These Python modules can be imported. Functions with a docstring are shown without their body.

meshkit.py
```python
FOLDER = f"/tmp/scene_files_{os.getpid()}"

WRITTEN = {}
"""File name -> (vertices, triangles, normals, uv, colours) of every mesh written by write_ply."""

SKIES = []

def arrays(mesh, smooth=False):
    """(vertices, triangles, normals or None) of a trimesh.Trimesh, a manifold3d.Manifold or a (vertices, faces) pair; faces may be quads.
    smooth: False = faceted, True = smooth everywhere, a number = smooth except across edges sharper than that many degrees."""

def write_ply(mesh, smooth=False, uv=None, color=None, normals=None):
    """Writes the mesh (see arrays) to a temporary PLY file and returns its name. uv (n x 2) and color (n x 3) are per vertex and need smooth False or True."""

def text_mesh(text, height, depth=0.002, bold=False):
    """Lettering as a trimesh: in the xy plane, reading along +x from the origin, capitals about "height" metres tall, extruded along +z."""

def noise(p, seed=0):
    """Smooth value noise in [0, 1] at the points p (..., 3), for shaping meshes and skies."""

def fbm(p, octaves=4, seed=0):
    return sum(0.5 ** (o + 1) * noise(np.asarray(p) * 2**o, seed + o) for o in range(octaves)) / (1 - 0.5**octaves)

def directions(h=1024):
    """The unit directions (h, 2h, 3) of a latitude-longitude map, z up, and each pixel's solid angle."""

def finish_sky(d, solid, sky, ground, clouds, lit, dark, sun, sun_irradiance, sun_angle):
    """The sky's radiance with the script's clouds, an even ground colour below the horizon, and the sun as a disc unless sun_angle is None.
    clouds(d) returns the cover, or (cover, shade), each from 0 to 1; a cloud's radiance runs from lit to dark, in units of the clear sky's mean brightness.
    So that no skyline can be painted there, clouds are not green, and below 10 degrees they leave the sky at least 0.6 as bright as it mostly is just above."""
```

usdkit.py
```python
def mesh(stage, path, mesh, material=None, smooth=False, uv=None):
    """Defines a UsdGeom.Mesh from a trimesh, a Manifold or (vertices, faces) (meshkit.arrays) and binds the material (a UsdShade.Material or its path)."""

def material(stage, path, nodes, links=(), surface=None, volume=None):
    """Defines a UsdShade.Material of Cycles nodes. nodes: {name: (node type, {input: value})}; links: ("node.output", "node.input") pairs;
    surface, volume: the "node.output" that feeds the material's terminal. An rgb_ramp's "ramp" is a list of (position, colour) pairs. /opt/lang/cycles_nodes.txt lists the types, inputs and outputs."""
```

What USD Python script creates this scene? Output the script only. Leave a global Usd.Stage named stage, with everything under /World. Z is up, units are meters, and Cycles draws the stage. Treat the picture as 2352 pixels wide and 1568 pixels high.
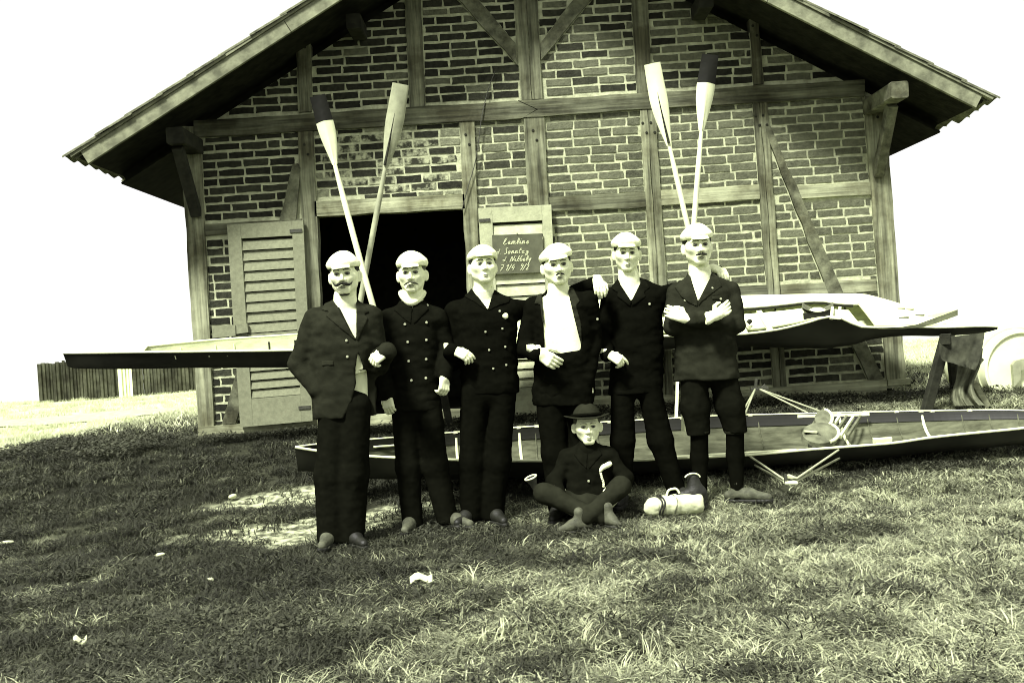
import math, random
import numpy as np
import trimesh
import usdkit
from meshkit import noise, fbm
from pxr import Usd, UsdGeom, UsdLux, UsdShade, Gf, Sdf, Vt
from shapely.geometry import Polygon, box as sbox, LineString
from shapely.ops import unary_union

rng = np.random.default_rng(7)
random.seed(7)
stage = Usd.Stage.CreateInMemory()
UsdGeom.SetStageUpAxis(stage, UsdGeom.Tokens.z)
world = UsdGeom.Xform.Define(stage, '/World')
stage.SetDefaultPrim(world.GetPrim())
UsdGeom.Scope.Define(stage, '/World/Looks')

# ---------------------------------------------------------------- camera, sky, sun, exposure
CAM_H = 1.20
FOC = 2259.0                      # focal length, in units of 1/2352 of the picture's width
ROLL = math.radians(3.6)          # the old plate was exposed with the camera tipped a little
TILT = math.atan(24 / FOC)
EXPOSURE = 2.75
SUN_EL, SUN_AZ = math.radians(54), math.radians(-147)   # azimuth = atan2(x, y) towards the sun: behind the camera, to its left
SUN_I, SUN_ANGLE, SKY_STRENGTH = 0.4, 10.0, 0.05

fwd = np.array([0, math.cos(TILT), -math.sin(TILT)])
r0 = np.array([1.0, 0, 0]); u0 = np.cross(r0, fwd)
RIGHT = math.cos(ROLL) * r0 - math.sin(ROLL) * u0
UP = math.sin(ROLL) * r0 + math.cos(ROLL) * u0
FWD = fwd
EYE = np.array([0, 0, CAM_H])
cam = UsdGeom.Camera.Define(stage, '/World/camera')
m = np.eye(4); m[0, :3] = RIGHT; m[1, :3] = UP; m[2, :3] = -FWD; m[3, :3] = EYE
cam.AddTransformOp().Set(Gf.Matrix4d(*m.ravel().tolist()))
cam.CreateHorizontalApertureAttr(36.0); cam.CreateVerticalApertureAttr(36.0 * 682 / 1024)
cam.CreateFocalLengthAttr(36.0 * FOC / 2352)
cam.CreateClippingRangeAttr(Gf.Vec2f(0.05, 20000))
cam.CreateExposureAttr(EXPOSURE)

sky_mat = usdkit.material(stage, '/World/Looks/sky_light', {
    'tc': ('texture_coordinate', {}),
    'sky': ('sky_texture', {'sky_type': 'single_scattering', 'sun_disc': False, 'sun_elevation': SUN_EL, 'sun_rotation': SUN_AZ, 'air_density': 1.0, 'aerosol_density': 2.0, 'ozone_density': 1.0}),
    'bw': ('rgb_to_bw', {}),
    'n': ('noise_texture', {'scale': 3.0, 'detail': 5.0, 'roughness': 0.6}),
    'cover': ('rgb_ramp', {'ramp': [(0.35, (0.93, 0.93, 0.93)), (0.75, (1.0, 1.0, 1.0))]}),
    'mix': ('mix_color', {'blend_type': 'mix', 'b': (3.5, 3.5, 3.4), 'use_clamp': False}),
    'bg': ('background_shader', {'strength': SKY_STRENGTH})},
    [('tc.generated', 'n.vector'), ('sky.color', 'bw.color'), ('bw.val', 'mix.a'), ('n.fac', 'cover.fac'), ('cover.color', 'mix.fac'), ('mix.result', 'bg.color')],
    surface='bg.background')
dome = UsdLux.DomeLight.Define(stage, '/World/sky')
UsdShade.MaterialBindingAPI.Apply(dome.GetPrim()).Bind(sky_mat)
dome.GetPrim().SetCustomDataByKey('kind', 'structure')
dome.GetPrim().SetCustomDataByKey('label', 'pale hazy white sky over the boathouse')
dome.GetPrim().SetCustomDataByKey('category', 'sky')
sun = UsdLux.DistantLight.Define(stage, '/World/sun')
sun.CreateNormalizeAttr(True); sun.CreateIntensityAttr(SUN_I); sun.CreateAngleAttr(SUN_ANGLE); sun.CreateColorAttr(Gf.Vec3f(1, 0.985, 0.95))
sd = np.array([math.sin(SUN_AZ) * math.cos(SUN_EL), math.cos(SUN_AZ) * math.cos(SUN_EL), math.sin(SUN_EL)])   # towards the sun
zx = np.cross([0, 0, 1], sd); zx /= np.linalg.norm(zx); zy = np.cross(sd, zx)
m = np.eye(4); m[0, :3] = zx; m[1, :3] = zy; m[2, :3] = sd
sun.AddTransformOp().Set(Gf.Matrix4d(*m.ravel().tolist()))

# ---------------------------------------------------------------- measuring: a sight line of the photograph met with a depth
def P(u, v, Y):
    d = FWD * FOC + RIGHT * (u - 1176.0) + UP * (784.0 - v)
    return EYE + d * (Y / d[1])

def proj(p):
    q = np.asarray(p) - EYE
    w = q @ FWD
    return 1176 + FOC * (q @ RIGHT) / w, 784 - FOC * (q @ UP) / w

# ---------------------------------------------------------------- naming and prims
taken = {}
def numbered(parent, name):
    k = (parent, name); n = taken.get(k, 0); taken[k] = n + 1
    return f'{parent}/{name}' if n == 0 else f'{parent}/{name}_{n:03d}'

def path_of(parent):
    return '/World' if parent is None else str(parent.GetPath())

def tag(o, label=None, cat=None, group=None, kind=None):
    for k, x in (('label', label), ('category', cat), ('group', group), ('kind', kind)):
        if x: o.SetCustomDataByKey(k, x)
    return o

def obj(name, mesh, mat, parent=None, smooth=False, label=None, cat=None, group=None, kind=None):
    p = usdkit.mesh(stage, numbered(path_of(parent), name), mesh, mat, smooth=smooth).GetPrim()
    return tag(p, label, cat, group, kind)

def thing(name, label, cat, group=None, kind=None):
    return tag(UsdGeom.Xform.Define(stage, numbered('/World', name)).GetPrim(), label, cat, group, kind)

def cat(ms):
    return trimesh.util.concatenate([x if isinstance(x, trimesh.Trimesh) else trimesh.Trimesh(x[0], x[1], process=False) for x in ms])

# ---------------------------------------------------------------- materials (an old toned print: every colour is a grey of one warm olive tone)
def tone(g):
    return (g, g * 1.075, g * 0.66)

mats = {}
def mat(name, dark, light, scale=6.0, stretch=(1, 1, 1), rough=0.9, spec=0.15, bump=0.3, bscale=None, bdist=0.01, detail=6, lo=0.35, hi=0.68, random_var=0.0, sheen=0.0):
    nodes = {
        'g': ('geometry', {}),
        'map': ('mapping', {'scale': stretch}),
        'n': ('noise_texture', {'scale': scale, 'detail': detail, 'roughness': 0.62}),
        'r': ('rgb_ramp', {'ramp': [(lo, tone(dark)), (hi, tone(light))]}),
        'nb': ('noise_texture', {'scale': bscale or scale * 4, 'detail': 5, 'roughness': 0.6}),
        'b': ('bump', {'strength': bump, 'distance': bdist}),
        'p': ('principled_bsdf', {'roughness': rough, 'specular_ior_level': spec, 'sheen_weight': sheen, 'sheen_tint': tone(0.5)})}
    links = [('g.position', 'map.vector'), ('map.vector', 'n.vector'), ('map.vector', 'nb.vector'), ('n.fac', 'r.fac'), ('nb.fac', 'b.height'), ('b.normal', 'p.normal')]
    if 'wood' in name and 'dark' not in name:
        nodes['st'] = ('noise_texture', {'scale': 2.6, 'detail': 5, 'roughness': 0.65}); nodes['sr'] = ('rgb_ramp', {'ramp': [(0.36, (0.42, 0.40, 0.36)), (0.62, (1.12, 1.12, 1.12))]}); nodes['sm'] = ('mix', {'mix_type': 'multiply', 'fac': 1.0})
        links += [('g.position', 'st.vector'), ('st.fac', 'sr.fac'), ('r.color', 'sm.color1'), ('sr.color', 'sm.color2'), ('sm.color', 'p.base_color')]
    elif random_var:
        nodes['o'] = ('object_info', {}); nodes['mr'] = ('map_range', {'to_min': 1 - random_var, 'to_max': 1 + random_var})
        nodes['hv'] = ('hsv', {})
        links += [('o.random', 'mr.value'), ('mr.result', 'hv.value'), ('r.color', 'hv.color'), ('hv.color', 'p.base_color')]
    else:
        links += [('r.color', 'p.base_color')]
    mats[name] = usdkit.material(stage, '/World/Looks/' + name, nodes, links, surface='p.BSDF')
    return mats[name]

mat('mortar', 0.27, 0.5, scale=14, bump=0.5)
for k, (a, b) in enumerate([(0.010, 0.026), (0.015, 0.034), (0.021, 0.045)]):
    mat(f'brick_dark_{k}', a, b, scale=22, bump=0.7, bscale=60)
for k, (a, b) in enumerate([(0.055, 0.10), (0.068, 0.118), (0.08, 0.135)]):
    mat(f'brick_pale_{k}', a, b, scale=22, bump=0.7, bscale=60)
mat('brick_smeared', 0.03, 0.36, scale=11, bump=0.7, bscale=50, lo=0.45, hi=0.60)
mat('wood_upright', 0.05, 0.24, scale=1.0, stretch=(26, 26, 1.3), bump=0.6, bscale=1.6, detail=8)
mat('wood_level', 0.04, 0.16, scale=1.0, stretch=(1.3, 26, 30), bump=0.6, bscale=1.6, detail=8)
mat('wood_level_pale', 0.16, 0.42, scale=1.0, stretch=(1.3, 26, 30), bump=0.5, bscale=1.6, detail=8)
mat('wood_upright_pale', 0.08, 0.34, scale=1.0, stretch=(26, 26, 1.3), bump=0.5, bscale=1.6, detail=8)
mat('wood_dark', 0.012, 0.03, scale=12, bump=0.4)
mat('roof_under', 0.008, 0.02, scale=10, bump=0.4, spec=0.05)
mat('wood_slant', 0.05, 0.18, scale=9, bump=0.6, detail=8)
mat('barge', 0.09, 0.24, scale=7, bump=0.5)
mat('tile', 0.07, 0.20, scale=16, bump=0.5)
mat('shutter_grey', 0.15, 0.205, scale=30, bump=0.25)
mat('shutter_pale', 0.24, 0.36, scale=12, bump=0.3, lo=0.3, hi=0.6)
mat('slat_pale', 0.30, 0.55, scale=8, bump=0.3)
mat('slate', 0.06, 0.095, scale=9, bump=0.1)
mat('chalk', 0.42, 0.55, scale=30)
mat('iron', 0.02, 0.05, scale=25, rough=0.6, spec=0.4)
mat('brass_light', 0.55, 0.65, scale=20, rough=0.35, spec=0.5)
mat('hull_dark', 0.006, 0.012, scale=4, rough=0.45, spec=0.25, bump=0.05)
mat('deck_white', 0.62, 0.75, scale=5, bump=0.1)
mat('gunwale', 0.55, 0.70, scale=9, rough=0.5, spec=0.3, bump=0.1)
mat('boat_inside', 0.18, 0.36, scale=5, stretch=(1, 4, 4), bump=0.15)
mat('boat_inside_pale', 0.42, 0.66, scale=5, stretch=(1, 4, 4), bump=0.15)
mat('boat_inside_dark', 0.045, 0.12, scale=5, stretch=(1, 4, 4), bump=0.15, spec=0.0)
mat('rigger', 0.22, 0.38, scale=20, rough=0.5, bump=0.1)
mat('oar_white', 0.55, 0.72, scale=5, rough=0.5, bump=0.1)
mat('oar_grey', 0.2, 0.34, scale=7, rough=0.6, bump=0.15)
mat('oar_black', 0.006, 0.01, scale=5, rough=0.7)
mat('skin', 0.64, 0.72, scale=30, rough=0.7, spec=0.2, bump=0.12, bscale=160)
mat('skin_boy', 0.58, 0.68, scale=30, rough=0.7, spec=0.2, bump=0.12, bscale=160)
mat('lip', 0.15, 0.20, scale=40, rough=0.6)
mat('eye_white_shaded', 0.13, 0.16, scale=40, rough=0.3, spec=0.4, bump=0)  # whites of the eyes darkened to paint in shade of the sockets
mat('eye_dark', 0.012, 0.02, scale=40, rough=0.3, spec=0.4, bump=0)
mat('hair_dark', 0.012, 0.03, scale=60, rough=0.8, bump=0.8, bscale=200)
mat('hair_brown', 0.05, 0.10, scale=60, rough=0.8, bump=0.8, bscale=200)
mat('cap_white', 0.66, 0.78, scale=12, bump=0.3, bscale=70)
mat('linen', 0.66, 0.78, scale=10, bump=0.25, bscale=60)
mat('cloth_black', 0.0028, 0.0038, scale=30, rough=1.0, spec=0.0, bump=0.5, bscale=240, bdist=0.004)
mat('cloth_dark', 0.0042, 0.006, scale=24, rough=1.0, spec=0.0, bump=0.5, bscale=240, bdist=0.004)
mat('cloth_brown', 0.012, 0.018, scale=18, rough=1.0, spec=0.0, bump=0.6, bscale=200, bdist=0.004)
mat('cloth_lapel', 0.014, 0.02, scale=18, rough=1.0, spec=0.0, bump=0.6, bscale=200, bdist=0.004)
mat('button', 0.18, 0.32, scale=20, rough=0.4, spec=0.5)
mat('shoe_dark', 0.006, 0.015, scale=20, rough=0.55, spec=0.3)
mat('shoe_pale', 0.035, 0.09, scale=25, rough=0.7, spec=0.2)
mat('canvas_white', 0.34, 0.56, scale=9, bump=0.4)
mat('canvas_grey', 0.07, 0.16, scale=12, bump=0.5)
mat('tarp', 0.012, 0.05, scale=7, bump=0.5)
mat('paper', 0.42, 0.55, scale=20, bump=0.1)
mat('sand', 0.24, 0.42, scale=6)
mat('fence_wood', 0.03, 0.10, scale=1.5, stretch=(3, 3, 0.4), bump=0.4)

# ---------------------------------------------------------------- the lie of the land
def sstep(a, b, x):
    t = np.clip((np.asarray(x, float) - a) / (b - a), 0, 1); return t * t * (3 - 2 * t)

def gz(x, y):
    x, y = np.broadcast_arrays(np.asarray(x, float), np.asarray(y, float))
    bank = 0.06 * sstep(5.9, 6.7, y) + 0.34 * sstep(6.5, 8.7, y)
    side = sstep(-7.0, -3.9, x)
    back = 1 - 0.55 * sstep(12, 22, y)
    h = bank * side * back
    q = np.stack([x * 0.9, y * 0.9, x * 0], -1)
    h = h + 0.05 * (noise(q, 3) - 0.5) * sstep(0.5, 3, np.abs(y - 6.0) + 0.4) + 0.02 * (noise(q * 3.7, 5) - 0.5)
    h = h - 4.0 * sstep(30, 37, y + 0.6 * np.sin(x * 0.35) + 1.0 * np.sin(x * 0.11))
    return h

def axis(dense_lo, dense_hi, step, lo, hi):
    a = list(np.arange(dense_lo, dense_hi + 1e-9, step))
    g, s = a[-1], step
    while g < hi: s *= 1.22; g += s; a.append(min(g, hi))
    g, s, b = a[0], step, []
    while g > lo: s *= 1.22; g -= s; b.append(max(g, lo))
    return np.array(b[::-1] + a)

def sandy(x, y):
    x, y = np.broadcast_arrays(np.asarray(x, float), np.asarray(y, float))
    b = fbm(np.stack([x * 2.2, y * 3.2, x * 0 + 3.0], -1), 3, 8)
    c = np.maximum(np.maximum(np.exp(-((x + 1.72) / 0.46) ** 2 - ((y - 7.0) / 0.24) ** 2), 0.92 * np.exp(-((x + 1.35) / 0.60) ** 2 - ((y - 6.2) / 0.30) ** 2)), 0.9 * np.exp(-((x + 0.75) / 0.45) ** 2 - ((y - 6.5) / 0.3) ** 2))
    return c * 1.1 + (b - 0.5) * 0.9

gx = axis(-6, 6, 0.08, -600, 600)
gy = np.concatenate([axis(2.4, 10, 0.08, -200, 10), np.arange(10.5, 60, 0.5)])
X, Y = np.meshgrid(gx, gy)
V = np.stack([X, Y, gz(X, Y)], -1).reshape(-1, 3)
nx, ny = len(gx), len(gy)
I = np.arange(nx * ny).reshape(ny, nx)
F = np.stack([I[:-1, :-1], I[:-1, 1:], I[1:, 1:], I[1:, :-1]], -1).reshape(-1, 4)
ground_mat = usdkit.material(stage, '/World/Looks/turf_soil', {
    'g': ('geometry', {}),
    'n1': ('noise_texture', {'scale': 1.3, 'detail': 5, 'roughness': 0.6}),
    'n2': ('noise_texture', {'scale': 26, 'detail': 6, 'roughness': 0.7}),
    'r1': ('rgb_ramp', {'ramp': [(0.40, tone(0.018)), (0.58, tone(0.05)), (0.70, tone(0.20))]}),
    'r2': ('rgb_ramp', {'ramp': [(0.3, (0.35, 0.35, 0.35)), (0.7, (1.2, 1.2, 1.2))]}),
    'mx': ('mix', {'mix_type': 'multiply', 'fac': 1.0}),
    's': ('separate_xyz', {}),
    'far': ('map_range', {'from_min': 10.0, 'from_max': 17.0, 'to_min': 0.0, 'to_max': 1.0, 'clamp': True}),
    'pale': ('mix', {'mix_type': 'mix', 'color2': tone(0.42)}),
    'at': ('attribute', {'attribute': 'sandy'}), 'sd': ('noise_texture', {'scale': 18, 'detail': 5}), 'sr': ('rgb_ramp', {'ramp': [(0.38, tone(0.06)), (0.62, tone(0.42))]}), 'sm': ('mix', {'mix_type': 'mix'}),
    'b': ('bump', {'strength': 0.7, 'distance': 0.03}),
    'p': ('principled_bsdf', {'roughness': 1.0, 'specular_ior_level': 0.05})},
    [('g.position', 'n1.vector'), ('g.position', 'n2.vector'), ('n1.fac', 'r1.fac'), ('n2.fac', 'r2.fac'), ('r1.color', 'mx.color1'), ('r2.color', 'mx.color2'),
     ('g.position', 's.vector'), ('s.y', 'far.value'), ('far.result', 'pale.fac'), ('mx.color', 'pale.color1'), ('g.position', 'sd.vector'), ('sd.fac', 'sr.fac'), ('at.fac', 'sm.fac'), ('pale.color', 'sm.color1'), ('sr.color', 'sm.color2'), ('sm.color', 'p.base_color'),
     ('n2.fac', 'b.height'), ('b.normal', 'p.normal')], surface='p.BSDF')
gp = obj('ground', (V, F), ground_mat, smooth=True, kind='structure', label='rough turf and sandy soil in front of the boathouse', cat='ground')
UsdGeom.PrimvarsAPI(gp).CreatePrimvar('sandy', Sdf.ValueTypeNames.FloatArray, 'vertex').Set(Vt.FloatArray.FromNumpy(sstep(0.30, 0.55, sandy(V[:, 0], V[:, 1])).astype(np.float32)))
water_mat = usdkit.material(stage, '/World/Looks/river_water', {
    'g': ('geometry', {}), 'n': ('noise_texture', {'scale': 0.6, 'detail': 3}), 'b': ('bump', {'strength': 0.04, 'distance': 0.05}),
    'p': ('principled_bsdf', {'base_color': tone(0.35), 'roughness': 0.08, 'specular_ior_level': 0.5})},
    [('g.position', 'n.vector'), ('n.fac', 'b.height'), ('b.normal', 'p.normal')], surface='p.BSDF')
obj('river_water', ([(-4000, 33, -1.4), (4000, 33, -1.4), (4000, 9000, -1.4), (-4000, 9000, -1.4)], [(0, 1, 2, 3)]), water_mat, kind='structure', label='bright river beyond the bank', cat='river')
# a sandy path across the field, left of the boathouse
pv, pf = [], []
xs = np.linspace(-14, -3.4, 60)
for i, x in enumerate(xs):
    c = 19.5 + 0.30 * (x + 9); w = 1.3 + 0.25 * math.sin(x * 2.1)
    for s in (-1, -0.33, 0.33, 1):
        y = c + s * w; pv.append((x, y, float(gz(x, y)) + 0.02))
for i in range(59):
    for j in range(3):
        a = i * 4 + j; pf.append((a, a + 4, a + 5, a + 1))
obj('path', (pv, pf), 'sand' and mats['sand'], kind='structure', label='pale sandy path crossing the field behind', cat='path')

# ---------------------------------------------------------------- shapes
def quad_prism(pts, y0, y1):
    """pts: polygon of picture points on the plane y0; extruded back to y1 (world y)."""
    a = np.array([P(u, v, y0) for u, v in pts])
    poly = Polygon(a[:, [0, 2]])
    return xz_prism(poly, y0, y1)

def xz_prism(poly, y0, y1):
    e = trimesh.creation.extrude_polygon(poly, y1 - y0, engine='earcut')
    v = e.vertices
    w = np.stack([v[:, 0], y0 + v[:, 2], v[:, 1]], -1)
    return trimesh.Trimesh(w, e.faces[:, ::-1], process=False)

def box_between(a, b, w, h, up=(0, 0, 1), bevel=0.0):
    a, b = np.asarray(a, float), np.asarray(b, float); d = b - a; L = np.linalg.norm(d); d /= L
    s = np.cross(d, up); s /= np.linalg.norm(s); t = np.cross(s, d)
    k = min(w, h) * (bevel or 0.08)
    ring = [(-w/2+k, -h/2), (w/2-k, -h/2), (w/2, -h/2+k), (w/2, h/2-k), (w/2-k, h/2), (-w/2+k, h/2), (-w/2, h/2-k), (-w/2, -h/2+k)]
    v = [a + x * s + z * t for x, z in ring] + [b + x * s + z * t for x, z in ring]
    f = [(i, (i+1) % 8, 8 + (i+1) % 8) for i in range(8)] + [(i, 8 + (i+1) % 8, 8 + i) for i in range(8)]
    f += [(0, i + 1, i) for i in range(1, 7)] + [(8, 8 + i, 9 + i) for i in range(1, 7)]
    return trimesh.Trimesh(v, f, process=False)

def tube(pts, radii, n=8, cap=True):
    pts = np.asarray(pts, float); k = len(pts)
    radii = np.broadcast_to(radii, (k,))
    tan = np.gradient(pts, axis=0); tan /= np.linalg.norm(tan, axis=1, keepdims=True) + 1e-12
    ref = np.array([0, 0, 1.0]) if abs(tan[0][2]) < 0.9 else np.array([1.0, 0, 0])
    v, s = [], None
    for i in range(k):
        if s is None: s = np.cross(tan[i], ref)
        s = s - tan[i] * (s @ tan[i]); s /= np.linalg.norm(s)
        t = np.cross(tan[i], s)
        for j in range(n):
            a = 2 * math.pi * j / n
            v.append(pts[i] + radii[i] * (math.cos(a) * s + math.sin(a) * t))
    f = []
    for i in range(k - 1):
        for j in range(n):
            a, b = i * n + j, i * n + (j + 1) % n
            f += [(a, b, b + n), (a, b + n, a + n)]
    if cap:
        v += [pts[0], pts[-1]]; c0, c1 = k * n, k * n + 1
        for j in range(n):
            f += [(c0, (j + 1) % n, j), (c1, (k - 1) * n + j, (k - 1) * n + (j + 1) % n)]
    return trimesh.Trimesh(v, f, process=False)

def spline(pts, n):
    from scipy.interpolate import CubicSpline, PchipInterpolator
    pts = np.asarray(pts, float); t = np.concatenate([[0], np.cumsum(np.linalg.norm(np.diff(pts, axis=0), axis=1))])
    return PchipInterpolator(t, pts)(np.linspace(0, t[-1], n))

def disc(c, nrm, r, th=0.004, n=12):
    c, nrm = np.asarray(c, float), np.asarray(nrm, float) / np.linalg.norm(nrm)
    return tube([c - nrm * th / 2, c + nrm * th * 0.3, c + nrm * th / 2], [r, r, r * 0.75], n)
# ---------------------------------------------------------------- the boathouse
WALL = 9.0
house = thing('boathouse', 'timber framed brick boathouse with wide overhanging gable roof', 'boathouse')
def px_poly(pts, y=WALL):
    return Polygon([tuple(P(u, v, y)[[0, 2]]) for u, v in pts])

# timbers: (name, material, polygon in the picture on the wall's face)
T = [
 ('corner_post', 'wood_upright_pale', [(411, 290), (459, 290), (491, 978), (455, 980)]),
 ('corner_post', 'wood_upright_pale', [(1984, 222), (2032, 215), (2081, 871), (2037, 872)]),
 ('post', 'wood_upright', [(684, 303), (719, 301), (748, 972), (714, 975)]),
 ('post', 'wood_upright', [(678, 60), (712, 55), (716, 256), (685, 258)]),
 ('post', 'wood_upright', [(928, -60), (966, -60), (976, 246), (941, 249)]),
 ('door_jamb', 'wood_upright_pale', [(1055, 281), (1089, 278), (1113, 950), (1086, 952)]),
 ('king_post', 'wood_upright', [(1176, -70), (1204, -70), (1221, 229), (1198, 230)]),
 ('king_post', 'wood_upright', [(1206, -70), (1231, -70), (1246, 227), (1223, 228)]),
 ('post', 'wood_upright', [(1203, 271), (1250, 268), (1284, 940), (1237, 944)]),
 ('post', 'wood_upright', [(1448, -60), (1485, -60), (1497, 212), (1464, 214)]),
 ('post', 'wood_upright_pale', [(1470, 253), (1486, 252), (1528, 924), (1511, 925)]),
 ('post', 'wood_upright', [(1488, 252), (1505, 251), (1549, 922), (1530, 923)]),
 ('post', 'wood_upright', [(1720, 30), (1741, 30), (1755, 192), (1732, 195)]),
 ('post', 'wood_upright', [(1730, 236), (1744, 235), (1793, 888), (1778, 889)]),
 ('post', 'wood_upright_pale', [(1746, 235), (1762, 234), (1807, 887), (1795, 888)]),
 ('tie_beam', 'wood_level', [(445, 278), (1188, 232), (1232, 252), (1200, 272), (445, 316)]),
 ('tie_beam', 'wood_level', [(1190, 231), (1450, 216), (1986, 183), (1986, 221), (1500, 250), (1203, 270), (1236, 252)]),
 ('door_lintel', 'wood_level_pale', [(722, 462), (1066, 446), (1068, 479), (724, 497)]),
 ('rail', 'wood_level', [(1261, 453), (1482, 440), (1484, 475), (1264, 485)]),
 ('rail', 'wood_level_pale', [(1516, 437), (1744, 424), (1747, 457), (1519, 472)]),
 ('rail', 'wood_level_pale', [(1823, 427), (1999, 418), (2001, 447), (1836, 456)]),
 ('rail', 'wood_level', [(1540, 668), (1762, 654), (1764, 680), (1542, 694)]),
 ('rail', 'wood_level_pale', [(1793, 654), (2012, 640), (2014, 668), (1795, 680)]),
 ('rail', 'wood_level', [(470, 515), (692, 502), (694, 528), (472, 541)]),
 ('brace', 'wood_slant', [(985, -75), (1036, -75), (1184, 100), (1187, 148)]),
 ('brace', 'wood_slant', [(1372, -75), (1420, -75), (1243, 138), (1241, 100)]),
 ('brace', 'wood_slant', [(1757, 290), (1770, 290), (1793, 346), (1937, 672), (2030, 870), (1995, 872), (1902, 672), (1766, 323)]),
 ('brace', 'wood_slant', [(672, 378), (684, 375), (690, 386), (680, 503), (541, 972), (509, 974), (643, 503)]),
 ('sill_beam', 'wood_level_pale', [(455, 980), (2036, 872), (2036, 904), (456, 1002)]),
 ('plate', 'wood_level_pale', [(2038, 872), (2090, 868), (2090, 882), (2038, 885)]),
]
# roof line from the two rakes, as seen 0.7 m in front of the wall
RAKE = 8.3
L0, L1 = P(145, 356, RAKE), P(694, 0, RAKE)
R0, R1 = P(2297, 222, RAKE), P(1866, 4, RAKE)
sl = (L1[2] - L0[2]) / (L1[0] - L0[0]); sr = (R1[2] - R0[2]) / (R1[0] - R0[0])
ax = (R0[2] - L0[2] + sl * L0[0] - sr * R0[0]) / (sl - sr); az = L0[2] + sl * (ax - L0[0])
APEX = np.array([ax, az])
EAVE = {-1: np.array([L0[0], L0[2]]), 1: np.array([R0[0], R0[2]])}
BACK = 19.0
def roof_z(x, drop=0.0):
    x = np.asarray(x, float)
    return np.where(x < ax, az + sl * (x - ax), az + sr * (x - ax)) - drop
zs = P(1176, 940, WALL)[2]
XL, XR = P(430, 640, WALL)[0] + 0.02, P(2062, 640, WALL)[0] - 0.02
DROP = 0.24
wall_poly = Polygon([(XL, P(455, 990, WALL)[2]), (XR, P(2060, 890, WALL)[2]), (XR, float(roof_z(XR, DROP))), (ax, az - DROP), (XL, float(roof_z(XL, DROP)))])
door_poly = px_poly([(722, 480), (1069, 462), (1087, 952), (744, 974)])
timber_polys = []
for name, m_, pts in T:
    a = [P(u, v, WALL - 0.022) for u, v in pts]
    poly = Polygon([(q[0], q[2]) for q in a]).buffer(0)
    timber_polys.append(poly)
    # worn edges: wander a little off the straight line
    ring = np.array(poly.exterior.coords)[:-1]; out = []
    for i in range(len(ring)):
        p, q = ring[i], ring[(i + 1) % len(ring)]; L = np.linalg.norm(q - p); n = max(1, int(L / 0.16))
        nrm = np.array([-(q - p)[1], (q - p)[0]]) / L
        for k in range(n):
            t = k / n; out.append(p + (q - p) * t + nrm * (0 if k == 0 else rng.normal(0, 0.0035)))
    worn = Polygon(out).buffer(0)
    if worn.geom_type != 'Polygon': worn = max(worn.geoms, key=lambda g: g.area)
    off = {'brace': 0.004, 'tie_beam': 0.008, 'sill_beam': 0.012, 'plate': 0.016}.get(name, 0.0)
    tb = obj(name, xz_prism(worn, WALL - 0.022 - off, WALL + 0.09), mats[m_], house)
    if name in ('corner_post', 'post', 'king_post', 'door_jamb'):          # pegs in the joints
        c = np.array(poly.centroid.coords[0]); zt = poly.bounds[3] - 0.12
        for k in range(2):
            xw = [g for g in poly.intersection(LineString([(-9, zt - 0.09 * k), (9, zt - 0.09 * k)])).bounds]
            if len(xw) == 4:
                obj('peg', disc(((xw[0] + xw[2]) / 2 + 0.03 * (k - 0.5), WALL - 0.024 - off, zt - 0.09 * k), (0, -1, 0), 0.013, 0.008, 8), mats['wood_dark'], tb)
timbers = unary_union(timber_polys)

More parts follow.
